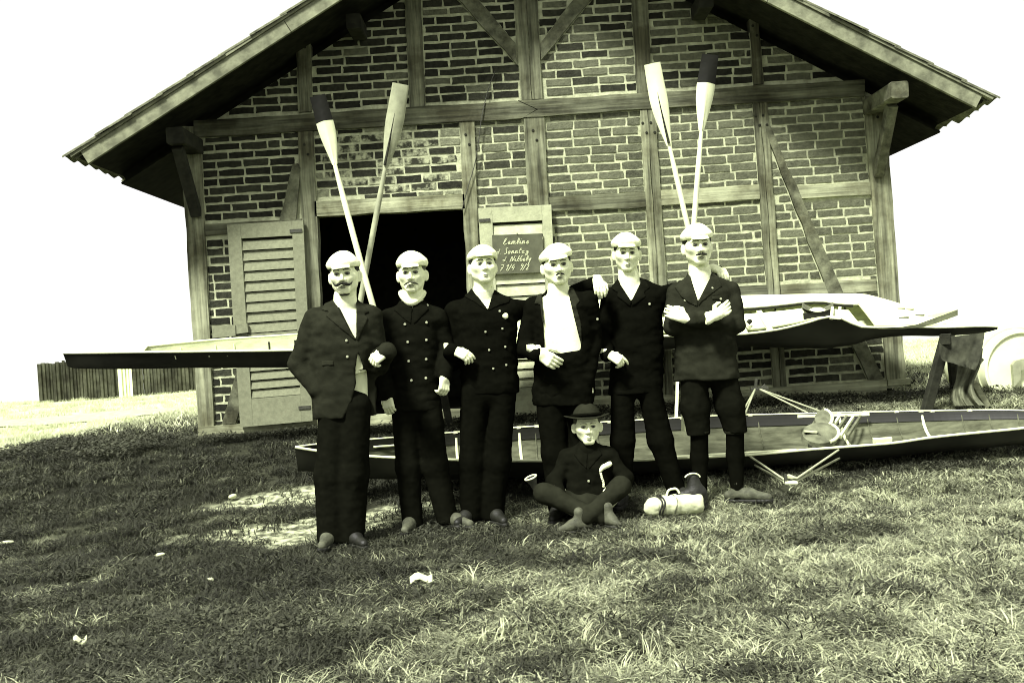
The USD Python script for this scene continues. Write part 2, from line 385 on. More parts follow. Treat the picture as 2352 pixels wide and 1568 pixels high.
wall = obj('wall', xz_prism(wall_poly.difference(door_poly.buffer(0.02)), WALL + 0.0055, WALL + 0.20), mats['mortar'], house)
panel = wall_poly.difference(door_poly).difference(timbers.buffer(0.007))
minz, maxz = wall_poly.bounds[1], wall_poly.bounds[3]
COURSE, LENGTH = 0.0790, 0.243
bricks = []
row = 0
z = minz + 0.01
while z < maxz:
    x = XL - 0.4 - (LENGTH / 2 if row % 2 else 0) + rng.normal(0, 0.012)
    while x < XR:
        L = LENGTH + rng.normal(0, 0.004)
        if rng.random() < 0.03: L = LENGTH / 2
        r = sbox(x + 0.0095, z + 0.0115 + rng.normal(0, 0.0025), x + L - 0.0095, z + COURSE - 0.0105 + rng.normal(0, 0.0025))
        g = r.intersection(panel)
        for q in getattr(g, 'geoms', [g]):
            if q.geom_type == 'Polygon' and q.area > 0.0011 and (q.bounds[2] - q.bounds[0]) > 0.03 and (q.bounds[3] - q.bounds[1]) > 0.022:
                bricks.append(q)
        x += L
    z += COURSE; row += 1

def brick_mesh(q):
    q = q.simplify(0.004)
    ring = np.array(q.exterior.coords)[:-1]; out = []
    for i in range(len(ring)):
        p, s = ring[i], ring[(i + 1) % len(ring)]; L = np.linalg.norm(s - p); n = 3 if L > 0.12 else (2 if L > 0.05 else 1)
        for k in range(n):
            out.append(p + (s - p) * (k / n + (0 if k == 0 else rng.normal(0, 0.05))) + rng.normal(0, 0.0024, 2))
    pl = Polygon(out).buffer(0)
    if pl.geom_type != 'Polygon' or pl.area < 0.0005: pl = q
    face = pl.buffer(-0.004)
    y = WALL + rng.normal(0, 0.0015)
    if face.geom_type == 'Polygon' and len(face.exterior.coords) == len(pl.exterior.coords):
        a = np.array(pl.exterior.coords)[:-1]; b = np.array(face.exterior.coords)[:-1]
        k = np.argmin(((b[:, None] - a[None, :1]) ** 2).sum(-1)); b = np.roll(b, -int(k), axis=0)
        if np.abs(a - b).max() < 0.02:
            n = len(a)
            c = pl.centroid.coords[0]
            v = [(p[0], WALL + 0.05, p[1]) for p in a] + [(p[0], y + 0.002, p[1]) for p in a] + [(p[0], y, p[1]) for p in b] + [(c[0], y + rng.normal(0, 0.001), c[1])]
            f = []
            for i in range(n):
                j = (i + 1) % n
                f += [(i, j, n + j), (i, n + j, n + i), (n + i, n + j, 2 * n + j), (n + i, 2 * n + j, 2 * n + i), (2 * n + i, 2 * n + j, 3 * n)]
            tm = trimesh.Trimesh(v, f, process=False)
            if tm.face_normals[-1][1] > 0: tm.faces = tm.faces[:, ::-1]
            return tm
    return xz_prism(pl, y, WALL + 0.05)

def brick_kind(q):  # uneven exposure put into brick tone: darker leftwards, paler rightwards
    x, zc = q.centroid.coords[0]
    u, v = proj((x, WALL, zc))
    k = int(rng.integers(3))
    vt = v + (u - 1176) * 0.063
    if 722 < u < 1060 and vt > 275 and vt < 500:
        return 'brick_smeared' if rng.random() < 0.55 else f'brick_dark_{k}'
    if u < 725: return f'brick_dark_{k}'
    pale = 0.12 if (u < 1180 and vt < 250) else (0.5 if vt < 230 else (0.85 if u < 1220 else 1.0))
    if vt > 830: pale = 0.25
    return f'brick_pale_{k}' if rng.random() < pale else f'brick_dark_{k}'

def visible_score(q):
    x, zc = q.centroid.coords[0]; u, v = proj((x, WALL, zc))
    hidden = v < 8 or (660 < u < 1720 and v > 640) or (520 < u < 715 and v > 505) or (1097 < u < 1265 and v > 470) or (790 + (u - 1176) * -0.035 < v + 20 < 850)
    return q.area * (0.0 if hidden else 1.0) * (1.0 if v > 60 else 0.4)
order = sorted(range(len(bricks)), key=lambda i: -visible_score(bricks[i]))
rest = {}
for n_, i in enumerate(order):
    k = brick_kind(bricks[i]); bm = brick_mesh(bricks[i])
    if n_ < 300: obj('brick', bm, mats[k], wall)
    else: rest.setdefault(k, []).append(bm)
# the remaining bricks keep their own shapes; one material each, told apart by a per-brick tone
mat_rest = usdkit.material(stage, '/World/Looks/brick_courses', {
    'g': ('geometry', {}), 'n': ('noise_texture', {'scale': 22, 'detail': 6, 'roughness': 0.62}), 'sm': ('noise_texture', {'scale': 11, 'detail': 5}),
    'a': ('attribute', {'attribute': 'tone'}), 'r': ('map_range', {'from_min': 0.35, 'from_max': 0.68, 'to_min': 0.55, 'to_max': 1.25, 'clamp': True}),
    'mx': ('mix', {'mix_type': 'multiply', 'fac': 1.0}), 'nb': ('noise_texture', {'scale': 60, 'detail': 5}), 'b': ('bump', {'strength': 0.7, 'distance': 0.01}),
    'p': ('principled_bsdf', {'roughness': 0.9, 'specular_ior_level': 0.15})},
    [('g.position', 'n.vector'), ('n.fac', 'r.value'), ('a.color', 'mx.color1'), ('r.result', 'mx.color2'), ('mx.color', 'p.base_color'), ('g.position', 'nb.vector'), ('nb.fac', 'b.height'), ('b.normal', 'p.normal')], surface='p.BSDF')
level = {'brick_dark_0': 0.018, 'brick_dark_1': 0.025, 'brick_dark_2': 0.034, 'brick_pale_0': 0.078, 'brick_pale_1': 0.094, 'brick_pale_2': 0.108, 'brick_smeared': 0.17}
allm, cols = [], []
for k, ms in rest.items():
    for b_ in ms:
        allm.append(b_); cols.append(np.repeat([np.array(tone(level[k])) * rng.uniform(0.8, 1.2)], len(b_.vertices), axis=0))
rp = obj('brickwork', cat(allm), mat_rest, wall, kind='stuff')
UsdGeom.PrimvarsAPI(rp).CreatePrimvar('tone', Sdf.ValueTypeNames.Color3fArray, 'vertex').Set(Vt.Vec3fArray.FromNumpy(np.vstack(cols).astype(np.float32)))

# brick plinth: bricks on edge under the sill, and the rubble footing behind them
xg = P(480, 1000, WALL)[0]; xe = P(2030, 905, WALL)[0]
ztop = lambda x: P(456 + (x - xg) / (xe - xg) * 1574, 1003 - (x - xg) / (xe - xg) * 98, WALL)[2] - 0.006
plinth = obj('plinth', xz_prism(Polygon([(XL, -0.6), (XR + 0.05, -0.6), (XR + 0.05, ztop(XR) - 0.01), (XL, ztop(XL) - 0.01)]), WALL + 0.006, WALL + 0.25), mats['mortar'], house)
x = XL + 0.02; n_ = 0
while x < XR - 0.1:
    zt = float(ztop(x)); w = 0.066 + rng.normal(0, 0.003)
    b_ = xz_prism(Polygon([(x, zt - 0.125), (x + w, zt - 0.125 + rng.normal(0, .004)), (x + w, zt - rng.uniform(0, .006)), (x, zt)]), WALL - 0.006 + rng.normal(0, .004), WALL + 0.1)
    obj('brick', b_, mats[f'brick_dark_{int(rng.integers(3))}'], plinth); x += w + 0.014; n_ += 1
for k in range(3):
    for j in range(3):
        x0 = XR - 0.06 + 0.0 + j * 0.09; z0 = ztop(XR) - 0.03 - k * 0.085
        obj('brick', trimesh.creation.box((0.2, 0.16, 0.06), trimesh.transformations.translation_matrix((XR - 0.12 + j * 0.16 + rng.normal(0, .01), WALL + 0.06 + rng.normal(0, .01), z0 - 0.05 + rng.normal(0, .003)))) if j < 2 else brick_mesh(sbox(x0, z0 - .1, x0 + .1, z0 - .05)), mats['brick_dark_2'], plinth)

# the other three walls, and the floor: dark inside the open door
def slab(x0, x1, y0, y1, z0, z1):
    return trimesh.creation.box((x1 - x0, y1 - y0, z1 - z0), trimesh.transformations.translation_matrix(((x0 + x1) / 2, (y0 + y1) / 2, (z0 + z1) / 2)))
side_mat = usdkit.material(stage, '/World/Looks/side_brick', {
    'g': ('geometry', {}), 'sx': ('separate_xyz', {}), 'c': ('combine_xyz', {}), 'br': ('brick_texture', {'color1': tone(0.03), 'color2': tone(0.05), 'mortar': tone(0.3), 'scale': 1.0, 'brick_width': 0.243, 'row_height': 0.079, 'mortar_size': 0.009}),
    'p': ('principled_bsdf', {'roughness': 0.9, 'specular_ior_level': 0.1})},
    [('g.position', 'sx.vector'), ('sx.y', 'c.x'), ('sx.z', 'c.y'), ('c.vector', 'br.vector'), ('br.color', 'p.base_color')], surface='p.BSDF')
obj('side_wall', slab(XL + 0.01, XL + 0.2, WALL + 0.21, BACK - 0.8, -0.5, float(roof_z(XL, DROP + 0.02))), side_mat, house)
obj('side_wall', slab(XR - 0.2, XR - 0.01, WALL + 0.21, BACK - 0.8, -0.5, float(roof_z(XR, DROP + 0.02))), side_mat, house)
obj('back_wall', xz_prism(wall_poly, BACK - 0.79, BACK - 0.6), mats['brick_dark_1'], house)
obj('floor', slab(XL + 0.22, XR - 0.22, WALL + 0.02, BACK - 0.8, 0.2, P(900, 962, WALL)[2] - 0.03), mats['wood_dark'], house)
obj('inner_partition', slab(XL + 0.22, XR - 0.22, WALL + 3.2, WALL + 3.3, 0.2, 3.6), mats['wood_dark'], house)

# ---- roof
roof_board = {}
for s in (-1, 1):
    e, a = EAVE[s], APEX
    d = (a - e) / np.linalg.norm(a - e); L = np.linalg.norm(a - e); nrm = np.array([-d[1], d[0]]) * (1 if s < 0 else -1)
    if nrm[1] < 0: nrm = -nrm
    def R(t, y, h, d=d, e=e, nrm=nrm): q = e + d * t + nrm * h; return (q[0], y, q[1])
    def sheet(t0, t1, y0, y1, h0, h1, R=R):
        v = [R(t0, y0, h0), R(t1, y0, h0), R(t1, y1, h0), R(t0, y1, h0), R(t0, y0, h1), R(t1, y0, h1), R(t1, y1, h1), R(t0, y1, h1)]
        f = [(0, 1, 2), (0, 2, 3), (4, 6, 5), (4, 7, 6), (0, 5, 1), (0, 4, 5), (1, 6, 2), (1, 5, 6), (2, 7, 3), (2, 6, 7), (3, 4, 0), (3, 7, 4)]
        tm = trimesh.Trimesh(v, f, process=False); tm.fix_normals(); return tm
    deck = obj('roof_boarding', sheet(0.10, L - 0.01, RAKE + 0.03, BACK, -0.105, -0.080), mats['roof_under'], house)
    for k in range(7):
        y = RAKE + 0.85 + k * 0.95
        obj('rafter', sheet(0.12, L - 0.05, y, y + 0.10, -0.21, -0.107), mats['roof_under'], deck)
    # barge boards along the front rake, in two lengths each
    for t0, t1 in ((0.14, L * 0.47), (L * 0.47 + 0.006, L - 0.02)):
        obj('barge_board', sheet(t0, t1, RAKE - 0.005, RAKE + 0.028, -0.175, -0.062), mats['barge'], house)
    obj('verge_batten', sheet(0.05, L - 0.02, RAKE - 0.02, RAKE + 0.03, -0.058, -0.034), mats['barge'], house)
    # pantiles: the verge column and the eave courses one by one, the rest as a waved sheet
    PITCH, GAUGE = 0.215, 0.31
    def wave_tile(t0, t1, y0, lift0=0.011, R=R):
        n = 7; v, f = [], []
        for t, lift in ((t0, lift0), (t1, 0.0)):
            for hh in (0.0, 0.014):
                for i in range(n):
                    y = y0 + (PITCH + 0.02) * i / (n - 1)
                    w_ = 0.020 * math.sin(2 * math.pi * (i / (n - 1)) - 0.6)
                    v.append(R(t, y, -0.030 + lift + w_ + hh))
        for i in range(n - 1):
            a0, a1, b0, b1 = i, i + n, i + 2 * n, i + 3 * n
            f += [(a0, a0 + 1, b0 + 1, b0), (a1, b1, b1 + 1, a1 + 1), (a0, a1, a1 + 1, a0 + 1), (b0, b0 + 1, b1 + 1, b1)]
        f += [(0, 2 * n, 3 * n, n), (n - 1, 2 * n - 1, 4 * n - 1, 3 * n - 1)]
        q = np.array(f); return trimesh.Trimesh(v, np.vstack([q[:, [0, 1, 2]], q[:, [0, 2, 3]]]), process=False)
    roof = obj('roof', sheet(0.06, L, RAKE + 0.03, BACK, -0.076, -0.062), mats['tile'], house)
    nc = int(L / GAUGE)
    for i in range(nc + 1):
        t0 = i * GAUGE + (0 if i else -0.01)
        if t0 + 0.05 < L:
            obj('roof_tile', wave_tile(t0 + rng.normal(0, .008), min(t0 + GAUGE + 0.06, L), RAKE - 0.035 + rng.normal(0, .008)), mats['tile'], roof)
    ncol = int(3.6 / PITCH)
    for j in range(1, ncol):
        for i in (0, 1):
            obj('roof_tile', wave_tile(i * GAUGE + rng.normal(0, .012) - (0.01 if i == 0 else 0), (i + 1) * GAUGE + 0.06, RAKE - 0.035 + j * PITCH), mats['tile'], roof)
    bulk = []
    for j in range(1, int((BACK - RAKE) / PITCH)):
        for i in range(0 if j >= ncol else 2, nc + 1):
            t0 = i * GAUGE
            if t0 + 0.05 < L: bulk.append(wave_tile(t0, min(t0 + GAUGE + 0.06, L), RAKE - 0.035 + j * PITCH))
    obj('roof_tiles', cat(bulk), mats['tile'], roof, kind='stuff')
    # wall plate jutting out to carry the rake, with its strut
    xw = (XL + 0.13) if s < 0 else (XR - 0.13)
    zp = float(roof_z(xw, 0.36))
    bm_ = obj('eave_plate', box_between((xw, WALL + 0.05, zp), (xw, RAKE + (0.16 if s < 0 else 0.04), zp), 0.15, 0.14), mats['wood_dark' if s < 0 else 'wood_slant'], house)  # left plate and strut coloured darker to put eave shade into the wood
    obj('eave_strut', box_between((xw + 0.02 * s, WALL - 0.02, zp - 0.62), (xw + 0.02 * s, RAKE + 0.28, zp - 0.075), 0.09, 0.09, up=(1, 0, 0)), mats['wood_dark' if s < 0 else 'wood_slant'], house)
    xm = (ax + xw) / 2
    obj('purlin', box_between((xm, WALL + 0.05, float(roof_z(xm, 0.30))), (xm, RAKE + 0.34, float(roof_z(xm, 0.30))), 0.13, 0.13), mats['wood_dark'], house)
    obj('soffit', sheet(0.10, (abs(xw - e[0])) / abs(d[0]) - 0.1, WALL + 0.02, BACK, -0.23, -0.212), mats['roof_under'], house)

# ---- the two louvred door leaves, folded back against the wall
def leaf(corners, yf, frame_m, slat_m, tag_label, rails, slat_sets, stile=0.12):
    """corners TL TR BR BL in the picture; u, v inside the leaf run 0..1 across and down."""
    A = [P(u, v, yf) for u, v in corners]
    def at(s, t, dy=0.0):
        q = (1 - t) * ((1 - s) * A[0] + s * A[1]) + t * ((1 - s) * A[3] + s * A[2]); return np.array([q[0], q[1] + dy, q[2]])
    def board(s0, s1, t0, t1, dy, th, tip=0.0):
        v = []
        for y in (dy, dy + th):
            v += [at(s0, t0, y + tip), at(s1, t0, y + tip), at(s1, t1, y), at(s0, t1, y)]
        tm = trimesh.Trimesh(v, [(0, 1, 2), (0, 2, 3), (4, 6, 5), (4, 7, 6), (0, 5, 1), (0, 4, 5), (1, 6, 2), (1, 5, 6), (2, 7, 3), (2, 6, 7), (3, 4, 0), (3, 7, 4)], process=False)
        tm.fix_normals(); return tm
    back = obj('door', board(0.03, 0.97, 0.01, 0.99, 0.042, 0.014), mats['wood_dark'], house, label=tag_label)
    obj('stile', board(0, stile_l, 0, 1, 0, 0.04), frame_m, back); obj('stile', board(1 - stile_r, 1, 0, 1, 0, 0.04), frame_m, back)
    for t0, t1 in rails: obj('door_rail', board(stile_l + 0.002, 1 - stile_r - 0.002, t0, t1, 0.001, 0.038), frame_m, back)
    for t0, t1, n in slat_sets:
        for k in range(n):
            a, b = t0 + (t1 - t0) * k / n, t0 + (t1 - t0) * (k + 1) / n
            obj('slat', board(stile_l + 0.003, 1 - stile_r - 0.003, a + 0.0045, b, 0.006 + rng.normal(0, .001), 0.012, tip=0.018), slat_m, back)
    return at, back
stile_l, stile_r = 0.175, 0.15
at_l, door_l = leaf([(521, 516), (696, 506), (718, 966), (552, 981)], WALL - 0.085, mats['shutter_grey'], mats['shutter_grey'], 'grey louvred door leaf folded back at the left', [(0.0, 0.072), (0.545, 0.60), (0.615, 0.68), (0.865, 1.0)], [(0.08, 0.54, 9), (0.685, 0.862, 4)])
stile_l, stile_r = 0.185, 0.13
at_r, door_r = leaf([(1098, 478), (1266, 470), (1288, 950), (1126, 960)], WALL - 0.085, mats['shutter_pale'], mats['slat_pale'], 'paler louvred door leaf folded back at the right', [(0.0, 0.072), (0.545, 0.60), (0.615, 0.68), (0.865, 1.0)], [(0.08, 0.54, 8), (0.685, 0.862, 4)])
# wooden turn-button that holds the left leaf
for pts, dy in (([(486, 748), (540, 746), (541, 771), (488, 776)], 0.125), ([(540, 744), (568, 743), (570, 763), (541, 767)], 0.115)):
    obj('door_catch', quad_prism(pts, WALL - dy, WALL - dy + 0.035), mats['shutter_grey'], house)
for (s, t) in ((0.9, 0.05), (0.9, 0.93)):
    q = at_l(s, t, -0.004); obj('hinge', trimesh.creation.box((0.11, 0.008, 0.03), trimesh.transformations.translation_matrix(q)), mats['iron'], door_l)
for (s, t) in ((0.08, 0.06), (0.08, 0.93)):
    q = at_r(s, t, -0.004); obj('hinge', trimesh.creation.box((0.10, 0.008, 0.03), trimesh.transformations.translation_matrix(q)), mats['iron'], door_r)

# ---- school slate hung on the right leaf, chalked in a running hand
YS = WALL - 0.112
slate = thing('chalkboard', 'small grey slate with chalk handwriting hung on the pale door leaf', 'chalkboard')
SC = [P(1130, 540, YS), P(1246, 536, YS), P(1250, 625, YS), P(1133, 630, YS)]
def on_slate(s, t, dy=0.0):
    q = (1 - t) * ((1 - s) * SC[0] + s * SC[1]) + t * ((1 - s) * SC[3] + s * SC[2]); return np.array([q[0], q[1] + dy, q[2]])
obj('board', quad_prism([(1130, 540), (1246, 536), (1250, 625), (1133, 630)], YS, YS + 0.014), mats['slate'], slate)
obj('hanging_nail', tube([on_slate(0.5, -0.02, -0.01), on_slate(0.5, -0.02, 0.03)], 0.005, 6), mats['iron'], slate)
GL = {'L': [[(.1, .1), (.3, .5), (.5, 1), (.35, 1.05), (.2, .6), (.1, .05), (.35, .02), (.7, .1)]], 'e': [[(0, .2), (.35, .35), (.25, .5), (.1, .3), (.2, .05), (.5, .15)]],
 'm': [[(0, .05), (.1, .5), (.12, .05)], [(.12, .3), (.3, .5), (.35, .05)], [(.35, .3), (.52, .5), (.6, .08), (.75, .15)]], 'l': [[(0, .15), (.3, .8), (.2, 1), (.1, .5), (.12, .05), (.35, .15)]],
 'i': [[(0, .2), (.12, .5), (.12, .08), (.3, .15)], [(.18, .72), (.2, .76)]], 'n': [[(0, .05), (.1, .5), (.12, .05)], [(.12, .3), (.32, .5), (.36, .08), (.55, .15)]],
 'S': [[(.6, .9), (.35, 1.02), (.2, .8), (.45, .5), (.5, .2), (.25, 0), (.05, .15)]], 'o': [[(.3, .48), (.05, .3), (.12, .05), (.38, .12), (.35, .42), (.55, .4)]],
 't': [[(.25, .9), (.1, .1), (.3, .08)], [(.02, .62), (.42, .66)]], 'a': [[(.4, .45), (.12, .45), (.05, .1), (.35, .15), (.42, .48), (.4, .05), (.58, .15)]],
 'd': [[(.4, .42), (.1, .42), (.05, .08), (.35, .12), (.55, 1), (.42, .05), (.6, .15)]], 'g': [[(.4, .42), (.1, .42), (.08, .1), (.38, .15), (.44, .48), (.3, -.4), (.05, -.3), (.55, .15)]],
 '.': [[(.1, .02), (.14, .04)]], 'N': [[(.05, 0), (.25, .95), (.45, .05), (.75, 1)]], 'k': [[(.05, 0), (.3, 1)], [(.45, .5), (.12, .25), (.45, .02)]], 'b': [[(.25, 1), (.08, .1), (.35, .05), (.4, .35), (.12, .35)]],
 's': [[(.3, .5), (.1, .38), (.3, .18), (.05, .05)]], 'y': [[(.05, .5), (.15, .15), (.4, .5)], [(.45, .5), (.2, -.4)]], 'v': [[(0, .5), (.15, .05), (.4, .5)]],
 '7': [[(.1, .95), (.55, .98), (.2, 0)], [(.2, .5), (.5, .52)]], '1': [[(.1, .7), (.35, 1), (.2, 0)]], '/': [[(.05, -.1), (.5, 1.05)]], '4': [[(.35, 1), (.05, .4), (.5, .42)], [(.45, .7), (.32, 0)]], '2': [[(.08, .8), (.35, 1), (.4, .7), (.05, .02), (.5, .05)]], '9': [[(.45, .7), (.15, .7), (.2, 1), (.48, .95), (.25, 0)]], ' ': []}
def chalk_line(text, s0, t0, hgt, slant=0.35):
    strokes, x = [], 0.0
    asp = (np.linalg.norm(SC[3] - SC[0]) / np.linalg.norm(SC[1] - SC[0]))
    for ch in text:
        g = GL[ch]
        for st in g:
            pts = [on_slate(s0 + (x + (px + slant * pz)) * hgt * asp * 0.9, t0 - pz * hgt, -0.0012) for px, pz in st]
            if len(pts) > 2: pts = spline(pts, 9)
            strokes.append(tube(pts, 0.0034, 5))
        x += (max([p[0] for st in g for p in st]) + 0.12) if g else 0.45
    return strokes
chalk = []
chalk += chalk_line('Lemline', 0.20, 0.26, 0.17)
chalk += chalk_line('d. Sonntag', 0.06, 0.50, 0.155)
chalk += chalk_line('d. Nikbely', 0.18, 0.70, 0.15)
chalk += chalk_line('7 1/4  9/2', 0.12, 0.92, 0.15)
obj('chalk_writing', cat(chalk), mats['chalk'], slate)
# thin cord hanging down the wall beside the doorway
cord = spline([P(1137, 165, WALL - 0.03), P(1122, 205, WALL - 0.03), P(1108, 262, WALL - 0.045), P(1092, 370, WALL - 0.05), P(1072, 440, WALL - 0.05), P(1061, 482, WALL - 0.05)], 24)
obj('hanging_cord', tube(cord, 0.0045, 6), mats['iron'], label='thin dark cord slanting down the wall beside the open doorway', cat='cord')
# ---------------------------------------------------------------- boats
from scipy.interpolate import PchipInterpolator
def curve(pts): a = np.array(pts, float); return PchipInterpolator(a[:, 0], a[:, 1])

class Boat:
    def __init__(s, near, far, u0, u1, yn, beam, depth, power=3.0):
        s.n, s.f, s.u0, s.u1 = curve(near), curve(far), u0, u1
        s.yn, s.beam, s.depth, s.power = yn, curve(beam), curve(depth), power
    def frame(s, u):
        b = float(s.beam(u))
        y = s.yn(u)
        N, F = P(u, float(s.n(u)), y), P(u, float(s.f(u)), y + b)
        F[0] = N[0] + (F[0] - N[0]) * 0.15                 # stations square to the keel
        a = F - N; L = np.linalg.norm(a) + 1e-9
        dn = np.array([0, a[2], -a[1]]) / L if L > 1e-6 else np.array([0, 0, -1.0])
        return N, F, dn
    def at(s, u, t, inset=0.0, h=0.0):
        """t across (0 near gunwale, 1 far gunwale); h metres up from the shell."""
        N, F, dn = s.frame(u); d = float(s.depth(u))
        w = 1 - abs(2 * t - 1) ** s.power
        q = N + (F - N) * t + dn * (d * w - h * (0.3 + 0.7 * w))
        c = (N + F) / 2
        return q + (c - q) * inset
    def shell(s, us, ts, inset=0.0, h=0.0, flip=False):
        v = np.array([s.at(u, t, inset, h) for u in us for t in ts]); n = len(ts)
        f = []
        for i in range(len(us) - 1):
            for j in range(n - 1):
                a = i * n + j; q = (a, a + 1, a + n + 1, a + n); f.append(q[::-1] if flip else q)
        f = np.array(f); return trimesh.Trimesh(v, np.vstack([f[:, [0, 1, 2]], f[:, [0, 2, 3]]]), process=False)
    def plank(s, ua, ub, t0, t1, h, th, n=12):
        us = np.linspace(ua, ub, n); v, f = [], []
        for u in us:
            for t, hh in ((t0, h), (t1, h), (t1, h + th), (t0, h + th)): v.append(s.at(u, t, 0, hh))
        for i in range(n - 1):
            for j in range(4): a, b = i * 4 + j, i * 4 + (j + 1) % 4; f += [(a, b, b + 4), (a, b + 4, a + 4)]
        k = (n - 1) * 4; f += [(0, 2, 1), (0, 3, 2), (k, k + 1, k + 2), (k, k + 2, k + 3)]
        return trimesh.Trimesh(v, f, process=False)
    def deck(s, ua, ub, t0, t1, up=0.0, th=0.012, n=30, crown=0.0):
        v, f = [], []; us = np.linspace(ua, ub, n); ts = np.linspace(0, 1, 6)
        for lay in (0, th):
            for u in us:
                N, F, dn = s.frame(u); a, b = (t0(u), t1(u)) if callable(t0) else (t0, t1)
                for t in ts:
                    k = a + (b - a) * t; v.append(N + (F - N) * k - dn * (up + lay + crown * 4 * t * (1 - t)))
        m_ = n * 6
        for i in range(n - 1):
            for j in range(5):
                q = i * 6 + j; f += [(q, q + 6, q + 7), (q, q + 7, q + 1), (m_ + q, m_ + q + 7, m_ + q + 6), (m_ + q, m_ + q + 1, m_ + q + 7)]
        for i in range(n - 1):
            for j in (0, 5):
                q = i * 6 + j; f += [(q, q + 6, m_ + q + 6), (q, m_ + q + 6, m_ + q)]
        tm = trimesh.Trimesh(v, f, process=False); tm.fix_normals(); return tm

def unit_(a): return a / np.linalg.norm(a)
# the racing boat up on trestles, heeled towards the camera
UP_N = [(145, 812), (300, 810), (690, 805), (1000, 797), (1300, 785), (1514, 773), (1689, 769), (1767, 761), (1853, 742), (1890, 731), (1910, 728), (1930, 731), (1958, 744), (1984, 752), (2033, 753), (2099, 751), (2155, 753), (2258, 750), (2292, 751)]
UP_F = [(145, 811), (250, 804), (470, 783), (690, 768), (1000, 736), (1365, 692), (1514, 686), (1700, 680), (1900, 675), (2030, 673), (2100, 690), (2180, 722), (2258, 745), (2292, 750.5)]
up_boat = Boat(UP_N, UP_F, 145, 2292, lambda u: 7.95 + 0.0001 * (u - 1176), [(145, 0.006), (300, 0.12), (690, 0.36), (1100, 0.62), (1500, 0.74), (1900, 0.76), (2050, 0.66), (2200, 0.3), (2292, 0.006)],
               [(145, 0.125), (250, 0.145), (690, 0.19), (1200, 0.22), (1700, 0.20), (1860, 0.30), (1910, 0.34), (1960, 0.27), (2020, 0.18), (2160, 0.11), (2258, 0.06), (2292, 0.02)], 5.0)
US = np.linspace(145, 2292, 140); TS = np.concatenate([np.linspace(0, 0.16, 6), np.linspace(0.22, 0.78, 9), np.linspace(0.84, 1, 6)])
rowboat = thing('racing_boat', 'long slim dark racing boat lifted on trestles across the boathouse front', 'rowing boat', 'rowing boats')
hull = obj('hull', up_boat.shell(US, TS), mats['hull_dark'], rowboat, smooth=40)
obj('inner_skin', up_boat.shell(US[2:-2], TS, inset=0.03, h=0.012, flip=True), mats['boat_inside_pale'], rowboat, smooth=40)
for t, uu in ((0.0, (145, 2292)), (1.0, (145, 2292))):
    us = np.linspace(*uu, 90)
    obj('gunwale', tube([up_boat.at(u, t) + np.array([0, 0, 0.004]) for u in us], 0.0095, 7), mats['gunwale'], rowboat, smooth=60)
obj('side_deck', up_boat.deck(1330, 2030, lambda u: 0.60 + 0.06 * (u - 1330) / 700, lambda u: 0.985, up=0.004), mats['deck_white'], rowboat)
obj('coaming', up_boat.deck(1330, 2000, lambda u: 0.585 + 0.06 * (u - 1330) / 700, lambda u: 0.60 + 0.06 * (u - 1330) / 700, up=-0.012, th=0.02), mats['wood_dark'], rowboat)
obj('inner_deck', up_boat.deck(1340, 1990, lambda u: 0.22, lambda u: 0.585 + 0.06 * (u - 1330) / 700, up=-0.05), mats['deck_white'], rowboat)
obj('fore_deck', up_boat.deck(2012, 2286, lambda u: 0.03, lambda u: 0.97, up=0.002, crown=0.008), mats['deck_white'], rowboat)
obj('stern_deck', up_boat.deck(150, 330, lambda u: 0.05, lambda u: 0.95, up=0.0), mats['gunwale'], rowboat)
for t in (0.30, 0.62): obj('stringer', up_boat.plank(340, 1320, t, t + 0.05, 0.05, 0.014, 30), mats['gunwale'], rowboat)
obj('stringer', up_boat.plank(1340, 1960, 0.12, 0.20, 0.012, 0.01, 30), mats['boat_inside_dark'], rowboat)
for u in (400, 478, 520, 600, 660, 760, 860, 960, 1060, 1160, 1300, 1370, 1480, 1560, 1640, 1735, 1830, 1960, 1998):
    obj('rib', tube([up_boat.at(u, t, 0.03, 0.018) for t in np.linspace(0.03, 0.97, 13)], 0.007, 6), mats['gunwale'] if u % 3 else mats['wood_dark'], rowboat)
obj('thwart', up_boat.deck(1705, 1722, 0.05, 0.60, up=-0.035, th=0.02, n=3), mats['deck_white'], rowboat)
obj('thwart', up_boat.deck(1768, 1780, 0.03, 0.62, up=-0.03, th=0.016, n=3), mats['gunwale'], rowboat)
# seat and rowlock block amidships
def px_path(pts, y): return [P(u, v, y) for u, v in pts]
seat_v = []
for i, u in enumerate(np.linspace(1842, 1914, 13)):
    k = (u - 1878) / 36
    for j, y in enumerate(np.linspace(8.20, 8.50, 7)):
        seat_v.append(P(u, 716 - 9 * k * k - 9 * j / 6 * (1 + 0.5 * k * k) + (6 if 0 < j < 6 and abs(k) < 0.7 else 0), y))
sf = np.array([(i * 7 + j, i * 7 + j + 1, (i + 1) * 7 + j + 1, (i + 1) * 7 + j) for i in range(12) for j in range(6)])
st = trimesh.Trimesh(seat_v, np.vstack([sf[:, [0, 1, 2]], sf[:, [0, 2, 3]]]), process=False)
s2 = st.copy(); s2.vertices[:, 2] -= 0.016; s2.faces = s2.faces[:, ::-1]
seat_p = obj('seat', cat([st, s2]), mats['canvas_grey'], rowboat, smooth=40)
obj('seat_frame', cat([box_between(P(1846, 726, 8.22), P(1910, 722, 8.22), 0.03, 0.05), box_between(P(1846, 722, 8.48), P(1910, 718, 8.48), 0.03, 0.05)]), mats['wood_dark'], rowboat)
for u in (1909, 1926): obj('rowlock_post', box_between(P(u, 732, 8.02), P(u + 3, 706, 8.10), 0.022, 0.022, up=(1, 0, 0)), mats['gunwale'], rowboat)
obj('rowlock_bar', box_between(P(1907, 729, 8.0), P(1930, 731, 8.0), 0.03, 0.02), mats['gunwale'], rowboat)
